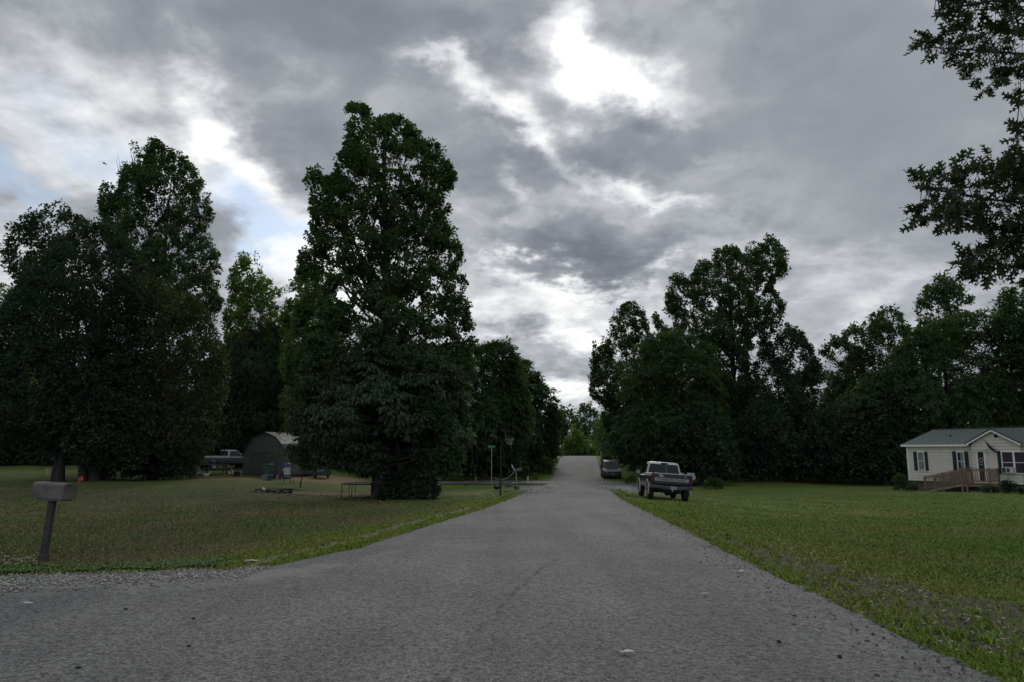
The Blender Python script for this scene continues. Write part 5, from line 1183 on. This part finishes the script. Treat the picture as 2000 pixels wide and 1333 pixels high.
# tyre on ground + stump
b=thing('tyre','old tyre lying on the grass left of the burn barrel','tyre',onground(349,930,54.5)); mb=MB(); mb.loft([[((.25+.1*math.cos(p))*math.cos(t),(.25+.1*math.cos(p))*math.sin(t),.1+.1*math.sin(p)) for p in np.linspace(0,2*math.pi,9)[:-1]] for t in np.linspace(0,2*math.pi,21)],cap=False); mb.build('ring',blk,b)
# chickens
def chicken(label,loc,rz,patch,sitting=False):
    b=thing('chicken',label,'chicken',loc,(0,0,rz)); s=1.0
    h=.12 if sitting else .22
    mb=MB(); rings=[]
    for q,x,z,rr_ in ((0,-.25,.17,.012),(.1,-.21,.13,.04),(.25,-.13,.04,.085),(.45,-.03,.0,.11),(.62,.07,.01,.105),(.75,.14,.06,.075),(.85,.165,.12,.05),(.92,.175,.17,.042),(.97,.19,.205,.038),(1,.215,.21,.02)):
        rings.append([(x,rr_*.8*math.cos(t),h+z+rr_*math.sin(t)) for t in np.linspace(0,2*math.pi,13)[:-1]])
    mb.loft(rings); mb.ball((.185,0,h+.20),(.038,.034,.036)); mb.build('body',pm('white_feathers',(.50,.49,.46),.9,.15,20,.4),b)
    mb=MB()
    for s_ in (-1,1): mb.loft([[(x,s_*(.085+.02),h+z+w_*math.sin(t)) if False else (x,s_*(.078+.018*math.cos(t)),h+z+w_*math.sin(t)) for t in np.linspace(0,2*math.pi,9)[:-1]] for x,z,w_ in ((-.2,.0,.01),(-.1,.01,.06),(.02,.02,.07),(.09,.03,.03))])
    mb.build('wing',pm('dark_feathers',(.03,.025,.022),.9) if patch else pm('white_feathers',(.5,.49,.46)),b)
    mb=MB(); mb.loft([[(x,.018*math.cos(t),h+z+w_*math.sin(t)) for t in np.linspace(0,2*math.pi,9)[:-1]] for x,z,w_ in ((-.18,.10,.03),(-.27,.20,.06),(-.31,.29,.04),(-.32,.34,.01))]); mb.build('tail',pm('white_feathers',(.5,.49,.46)) if not patch else pm('dark_feathers',(.03,.025,.022)),b)
    mb=MB(); mb.box((.19,0,h+.245),(.05,.012,.03)); mb.box((.20,0,h+.155),(.02,.012,.03)); mb.build('comb',pm('comb_red',(.30,.03,.02),.7),b)
    mb=MB(); mb.tube([(.21,0,h+.2),(.245,0,h+.192)],[.012,.002],6); mb.build('beak',pm('beak_yellow',(.35,.24,.06),.6),b)
    if not sitting:
        for s_ in (-1,1): mb=MB(); mb.tube([(.0,s_*.04,h-.08),(.01,s_*.045,.02)],.01,5); mb.tube([(-.02,s_*.045,.008),(.055,s_*.045,.008)],.007,4); mb.tube([(.0,s_*.045,.008),(.04,s_*.075,.008)],.006,4); mb.build('leg',pm('beak_yellow',(.35,.24,.06)),b)
chicken('white chicken with dark wings, nearest the burn barrel',onground(391.5,936,50),R(170),True)
chicken('larger white chicken with raised tail in front of the picnic table',onground(402,938,49.5),R(200),False)
chicken('white chicken sitting between the picnic table and the shed table',onground(451,933,51.5),R(180),True,True)
chicken('small white chicken walking just left of the shed table',onground(460.5,932,51.8),R(20),False)
# fire pit debris
p_=gp(530,962); b=thing('fire_pit','heap of charred logs and scrap on the lawn in front of the shed','fire pit',p_); rr=random.Random(5)
cb_=pm('charred_wood',(.018,.017,.017),.95,.3,8); ash=pm('ash_grey',(.10,.10,.095),.95,.3,8)
for k in range(16):
    a0=Vector((rr.uniform(-.95,.75),rr.uniform(-.4,.4),rr.uniform(.02,.14))); th=rr.uniform(-.5,.5) if rr.random()<.75 else rr.uniform(0,3); ln=rr.uniform(.25,.6); d=Vector((math.cos(th),math.sin(th),rr.uniform(-.12,.1)))*ln
    mb=MB(); mb.tube([a0,a0+d*.5+Vector((0,0,rr.uniform(0,.04))),a0+d],[rr.uniform(.03,.07),rr.uniform(.03,.065),.03],7); mb.build('log',cb_ if rr.random()<.75 else ash,b)
for k in range(12):
    t=k*.524; mb=MB(); mb.ball((1.05*math.cos(t),.6*math.sin(t),.05),(.13,.11,.09),8,6,0,.25,rr); mb.build('stone',ash if k%3 else cb_,b)
mb=MB(); mb.box((-.42,-.1,.2),(.10,.06,.1),rot=(.3,.5,.3)); mb.box((-.33,-.12,.16),(.05,.1,.08),rot=(.3,-.5,.9)); mb.build('scrap',pm('sticker_white',(.6,.6,.6)),b)
# trampoline
Pt=gp(668,972); Yr=37.2; xl=at(666,945,Yr)[0]; rad=1.75; xc=xl+rad; zc=H(xc-.8,Yr)
b=thing('trampoline','round trampoline without net standing left of the tallest tree','trampoline',(xc,Yr+.4,zc)); rust=pm('rusty_frame',(.045,.030,.025),.7,.3,8)
ht_=.72
mb=MB(); mb.tube([(rad*math.cos(t),rad*math.sin(t),ht_) for t in np.linspace(0,2*math.pi,41)],.022,6,cap=False); mb.build('frame',rust,b)
mb=MB(); mb.loft([[(r_*math.cos(t),r_*math.sin(t),z) for t in np.linspace(0,2*math.pi,37)[:-1]] for r_,z in ((rad-.05,ht_+.02),(rad*.8,ht_-.01),(rad*.8,ht_-.02),(rad-.05,ht_))],cap=True); mb.build('mat',pm('trampoline_mat',(.03,.042,.046),.9,.1,spec=.1),b)
for k in range(8):
    t=2*math.pi*k/8+.22; gz=H(xc+rad*math.cos(t),Yr+.4+rad*math.sin(t))-zc; t2=t+.12
    mb=MB(); mb.tube([(rad*math.cos(t),rad*math.sin(t),ht_),(rad*math.cos(t),rad*math.sin(t),gz-.05)],.018,6); mb.tube([(rad*math.cos(t2),rad*math.sin(t2),ht_),(rad*math.cos(t2),rad*math.sin(t2),gz-.05)],.018,6); mb.tube([(rad*math.cos(t),rad*math.sin(t),gz+.02),(rad*math.cos(t2),rad*math.sin(t2),gz+.02)],.018,6); mb.build('leg',rust,b)

# ------------------------------------------------------------------ roadside things near the junction
# street sign
b=thing('street_sign','small green street name sign on a thin grey pole','street sign',onground(960,936,60)); zs=(EYE+(882-873)/F*60)-b.location.z
mb=MB(); mb.tube([(0,0,-.1),(0,0,zs-.12)],.032,8); mb.build('pole',pm('galv_pole',(.26,.27,.27),.5),b)
mb=MB(); mb.box((0,0,zs-.0),(.62,.015,.19)); sgn=mb.build('sign_board',pm('sign_green',(.020,.115,.075),.5,.1),b,bevel=.004)
mb=MB(); rr=random.Random(2); xq=-.25
while xq<.24:
    wq=rr.uniform(.02,.035); mb.box((xq,-.0085,zs+rr.uniform(-.004,.004)),(wq,.002,.07)); xq+=wq+rr.choice([.014,.014,.04])
mb.build('street_name',pm('sign_letters',(.22,.34,.30),.5),sgn)
# basketball hoop
Pb=gp(977.5,968); b=thing('basketball_hoop','black pole basketball hoop leaning its rim over the roadside','basketball hoop',Pb); Yb=Pb[1]; zt2=EYE+(882-875)/F*Yb-Pb[2]
bp_=pm('black_pole',(.016,.016,.018),.45,.1); zz=lambda py: EYE+(882-py)/F*Yb-Pb[2]
mb=MB(); mb.tube([(0,0,-.1),(0,0,zz(930))],.055,10); mb.tube([(0,0,zz(930)),(.01,0,zz(880)),(.03,0,zz(874)),(.08,0,zz(867)),(.14,0,zz(861))],.04,10); mb.build('pole',bp_,b)
mb=MB(); mb.tube([(.03,0,zz(878)),(.10,0,zz(868)),(.18,0,zz(861.5)),(.28,0,zz(861))],.025,6); mb.build('arm',bp_,b)
mb=MB(); mb.box((.27,.0,zz(853)),(.04,.95,.62)); mb.build('backboard',pm('smoked_board',(.020,.022,.026),.3),b,bevel=.01)
rz_=zz(857); mb=MB(); mb.tube([(.50+.22*math.cos(t),.22*math.sin(t),rz_) for t in np.linspace(0,2*math.pi,25)],.011,6,cap=False); mb.build('rim',pm('rim_dark',(.10,.05,.04),.6),b)
mb=MB(); n=12
for lv,(ra,rb,za,zb_) in enumerate(((.22,.17,0,-.13),(.17,.125,-.13,-.25),(.125,.11,-.25,-.36))):
    for k in range(n):
        for dl_ in (-.5,.5):
            t0=2*math.pi*(k+lv*.5)/n; t1=t0+2*math.pi*dl_/n; mb.tube([(.50+ra*math.cos(t0),ra*math.sin(t0),rz_+za),(.50+rb*math.cos(t1),rb*math.sin(t1),rz_+zb_)],.008,4)
mb.build('net',pm('net_white',(.32,.33,.32),.8),b)
# black scrap / small grill left of the pole
b=thing('barbecue_grill','small black barbecue grill on the grass beside the hoop pole','grill',gp(970,962)); mb=MB(); mb.loft([[(r_*math.cos(t),r_*math.sin(t),z) for t in np.linspace(0,2*math.pi,15)[:-1]] for r_,z in ((.03,.16),(.13,.19),(.18,.27),(.185,.33),(.15,.41),(.05,.46),(.01,.465))]); mb.build('bowl',blk,b)
mb=MB(); mb.box((0,-.15,.40),(.13,.04,.03)); mb.build('handle',pm('pale_stripe',(.35,.38,.38)),b)
for t in (.5,2.6,4.7): mb=MB(); mb.tube([(.12*math.cos(t),.12*math.sin(t),.22),(.19*math.cos(t),.19*math.sin(t),-.02)],.015,5); mb.build('leg',blk,b)
# weathered tyre upright (grey roundish)
b=thing('rock','grey rounded boulder on the verge between the hoop and the side road','boulder',gp(993.5,952)); mb=MB(); mb.ball((0,0,.16),(.30,.22,.22),14,10,0,.10,random.Random(8)); mb.build('stone',pm('boulder_grey',(.085,.09,.10),.9,.3,5,.6),b)
b=thing('plastic_bottle','small pale bottle in the weeds right of the grey boulder','bottle',gp(1003.5,945)); mb=MB(); mb.tube([(-.12,0,.05),(.05,0,.06),(.10,0,.06),(.14,0,.06)],[.045,.045,.018,.016],10); mb.build('body',pm('bottle_pale',(.42,.46,.44),.4),b)
shrub('weed clump around the pale bottle beside the grey boulder',1008,948,46.5,14,9,'fresh',.06,91,cr=.1,name='weeds')
# post
b=thing('fence_post','short weathered wooden post on the grass left of the street sign','post',onground(929,938,57)); mb=MB(); mb.tube([(0,0,-.1),(.0,0,.78)],[.075,.065],9); mb.build('shaft',pm('old_post',(.13,.115,.095),.9,.3,6,.4),b)
b=thing('fallen_branch','dark broken branch lying near the weathered post','branch',onground(914,938,56)); mb=MB(); mb.tube([(-.35,0,.03),(0,.05,.1),(.4,0,.28)],[.04,.03,.015],6); mb.tube([(0,.05,.1),(.1,.1,.25)],[.02,.008],5); mb.build('wood',bark,b)
# roadside mailbox with newspaper tube and white panel
b=thing('mailbox','small dark mailbox on a thin post with a tilted white panel beside it','mailbox',onground(1009,937,59)); zq=lambda py: EYE+(882-py)/F*59-b.location.z; xq=lambda px: (px-1009)/F*59
mb=MB(); mb.tube([(xq(1009.5),0,-.1),(xq(1008),0,zq(921))],.035,8); mb.build('post',pm('galv_pole',(.26,.27,.27)),b)
mb=MB(); mb.prism([(xq(1003),zq(921)),(xq(1018),zq(919)),(xq(1018.5),zq(913)),(xq(1016),zq(912.5)),(xq(1010),zq(915)),(xq(1003),zq(916))],'y',-.1,.1); mb.build('body',pm('grey_box',(.10,.11,.12),.6),b,bevel=.01)
mb=MB(); mb.bar((xq(999.5),0,zq(908)),(xq(1004.5),0,zq(917)),.3,.07); mb.build('panel',pm('sticker_white',(.6,.6,.6)),b,bevel=.01)
# slack cable
b=thing('bent_pipe','pale bent pipe sweeping from the grass up to the roadside mailbox','pipe',onground(965,936,57)); zq2=lambda py: EYE+(882-py)/F*57-b.location.z; xq2=lambda px: (px-965)/F*57
mb=MB(); mb.tube([(xq2(x_),0,zq2(y_)) for x_,y_ in ((965,931),(968,934),(973,935.3),(980,935.5),(988,934),(995,930),(1001,924),(1005,919))],.030,7); mb.build('tube',pm('pipe_grey',(.17,.18,.18),.5),b)
# white roadside marker posts
for px,py,Yd,hh,lab in ((1031,934,62,.62,'short pale post at the left mouth of the side road'),(1174,896,110,1.0,'small white marker post right of the road near the crest')):
    b=thing('marker_post',lab,'post',onground(px,py,Yd)); mb=MB(); mb.box((0,0,hh/2-.05),(.09,.09,hh+.1)); mb.box((0,0,hh+.02),(.13,.13,.05)); mb.build('shaft',pm('white_post',(.45,.46,.44),.7),b,bevel=.01)
# fence far left
b=thing('wire_fence','low wire fence with thin posts in the shade at the far left','fence',onground(60,893,84)); mb=MB(); 
x0f,x1f=-22.,22.
for z_ in (.35,.7,1.05): mb.tube([(x,0,H(b.location.x+x,84)-b.location.z+z_) for x in np.linspace(x0f,x1f,23)],.02,4)
mb.build('wire',pm('fence_wire',(.20,.21,.20),.6),b)
for x in np.linspace(x0f,x1f,12): mb=MB(); zz0=H(b.location.x+x,84)-b.location.z; mb.tube([(x,0,zz0-.1),(x,0,zz0+1.25)],.05,6); mb.build('post',pm('old_post',(.13,.115,.095)),b)
b=thing('notice_board','small pale card on a thin stake under the dark left trees','sign',onground(313,916,58)); mb=MB(); cyl(mb,(0,0,-.05),.02,.02,.9,6); mb.build('stake',cm,b); mb=MB(); mb.box((0,-.03,.92),(.34,.02,.40)); mb.build('card',pm('pale_card',(.26,.29,.27),.8),b)
b=thing('folding_frame','tiny white wire frame on the grass beside the leftmost trunk','frame',onground(90,918,55)); mb=MB(); mb.tube([(-.12,0,-.03),(-.09,0,.42),(.09,0,.42),(.13,0,-.03)],.022,6); mb.tube([(.09,0,.42),(.3,0,.36)],.018,5); mb.build('wire',pm('white_post',(.45,.46,.44)),b)
# drainage culvert at the left side road
b=thing('culvert','dark concrete culvert edge along the left side road','culvert',onground(1045,940,61)); mb=MB()
xs_=np.linspace(-3.4,1.0,9); mb.loft([[(x,y,H(b.location.x+x,61+y)-b.location.z+z) for y,z in ((-.15,-.1),(-.15,.10),(.15,.12),(.15,-.1))] for x in xs_]); mb.build('edge',pm('dark_concrete',(.05,.05,.05),.9,.3,4),b)
# bird
b=thing('bird','tiny dark bird gliding left of the tall pointed tree','bird',at(204,320,50)); mb=MB(); mb.loft([[(x,r_*math.cos(t),r_*.8*math.sin(t)) for t in np.linspace(0,2*math.pi,9)[:-1]] for x,r_ in ((-.16,.005),(-.08,.03),(0,.042),(.07,.03),(.11,.022),(.14,.005))]); mb.build('body',dk,b)
for s_ in (-1,1): mb=MB(); mb.loft([[(x,y*s_,z),(x+w_,y*s_,z),(x+w_*.5,y*s_,z+.008)] for x,y,z,w_ in ((-.05,.02,.01,.12),(-.03,.15,.05,.11),(-.09,.32,.02,.05),(-.14,.40,0,.01))]); mb.build('wing',dk,b)
# litter on the road
wp=pm('white_scrap',(.52,.52,.50),.8,.15,20)
def scrap(label,px,py,w_,d_,seed,name='paper_scrap',rz=0,mat=None):
    p=gp(px,py); rr=random.Random(seed); n=9; l,r=road_edges(p[1]); uu=(p[0]-l)/(r-l) if p[1]>9 else .5
    b=thing(name,label,'litter',(p[0],p[1],p[2]+.016+.026*max(0,(1-(2*uu-1)**2))),(0,0,rz)); V=[];Fx=[]
    for i in range(n):
        q=i/(n-1)*2-1; hw_=d_/2*max(.15,(1-abs(q)**2.2))*rr.uniform(.55,1.1)
        for j in (-1,0,1): V.append((q*w_/2,j*hw_+d_*.1*math.sin(i*2.3),.012+.012*abs(j)*rr.random()+.010*rr.random()))
    for i in range(n-1):
        for j in (0,1): Fx.append((i*3+j,i*3+j+1,(i+1)*3+j+1,(i+1)*3+j))
    m2=MB(); m2.add(V,Fx); o=m2.build('sheet',mat or wp,b); sm=o.modifiers.new('t','SOLIDIFY'); sm.thickness=.004
scrap('torn white paper scrap nearest the camera on the road',1224,1289,.115,.085,1)
scrap('long thin white strip lying near the right road edge',1448,1122,.24,.05,2,rz=R(-6))
scrap('small pale scrap in the middle of the right lane',1377,1171,.10,.03,3)
scrap('white scrap at the far left of the road by the gravel',50,1190,.15,.06,4)
scrap('pale strip lying along the left road edge',490,1100,.24,.07,5,rz=R(12))
scrap('bright white scrap at the left road edge by the hoop',963,970,.14,.14,6)
scrap('small white scrap at the right road edge short of the truck',1267,1004,.10,.08,7)
for i,(px,py) in enumerate([(152,1314),(245,1197),(368,1272),(378,1216),(1640,1292),(1522,1262)]):
    p=gp(px,py); 
    pos=['front left corner of the road','left part of the road below the mailbox','left half, nearer of a close pair','left half, farther of a close pair','bottom right of the road','right half of the road, upper of two'][i]
    b=thing('stone','small dark stone on the '+pos,'stone',(p[0],p[1],p[2]+.03)); m2=MB(); m2.ball((0,0,.006),(.02,.015,.012),8,6,0,.25,random.Random(i)); m2.build('pebble',pm('dark_stone',(.02,.02,.02),.9),b)
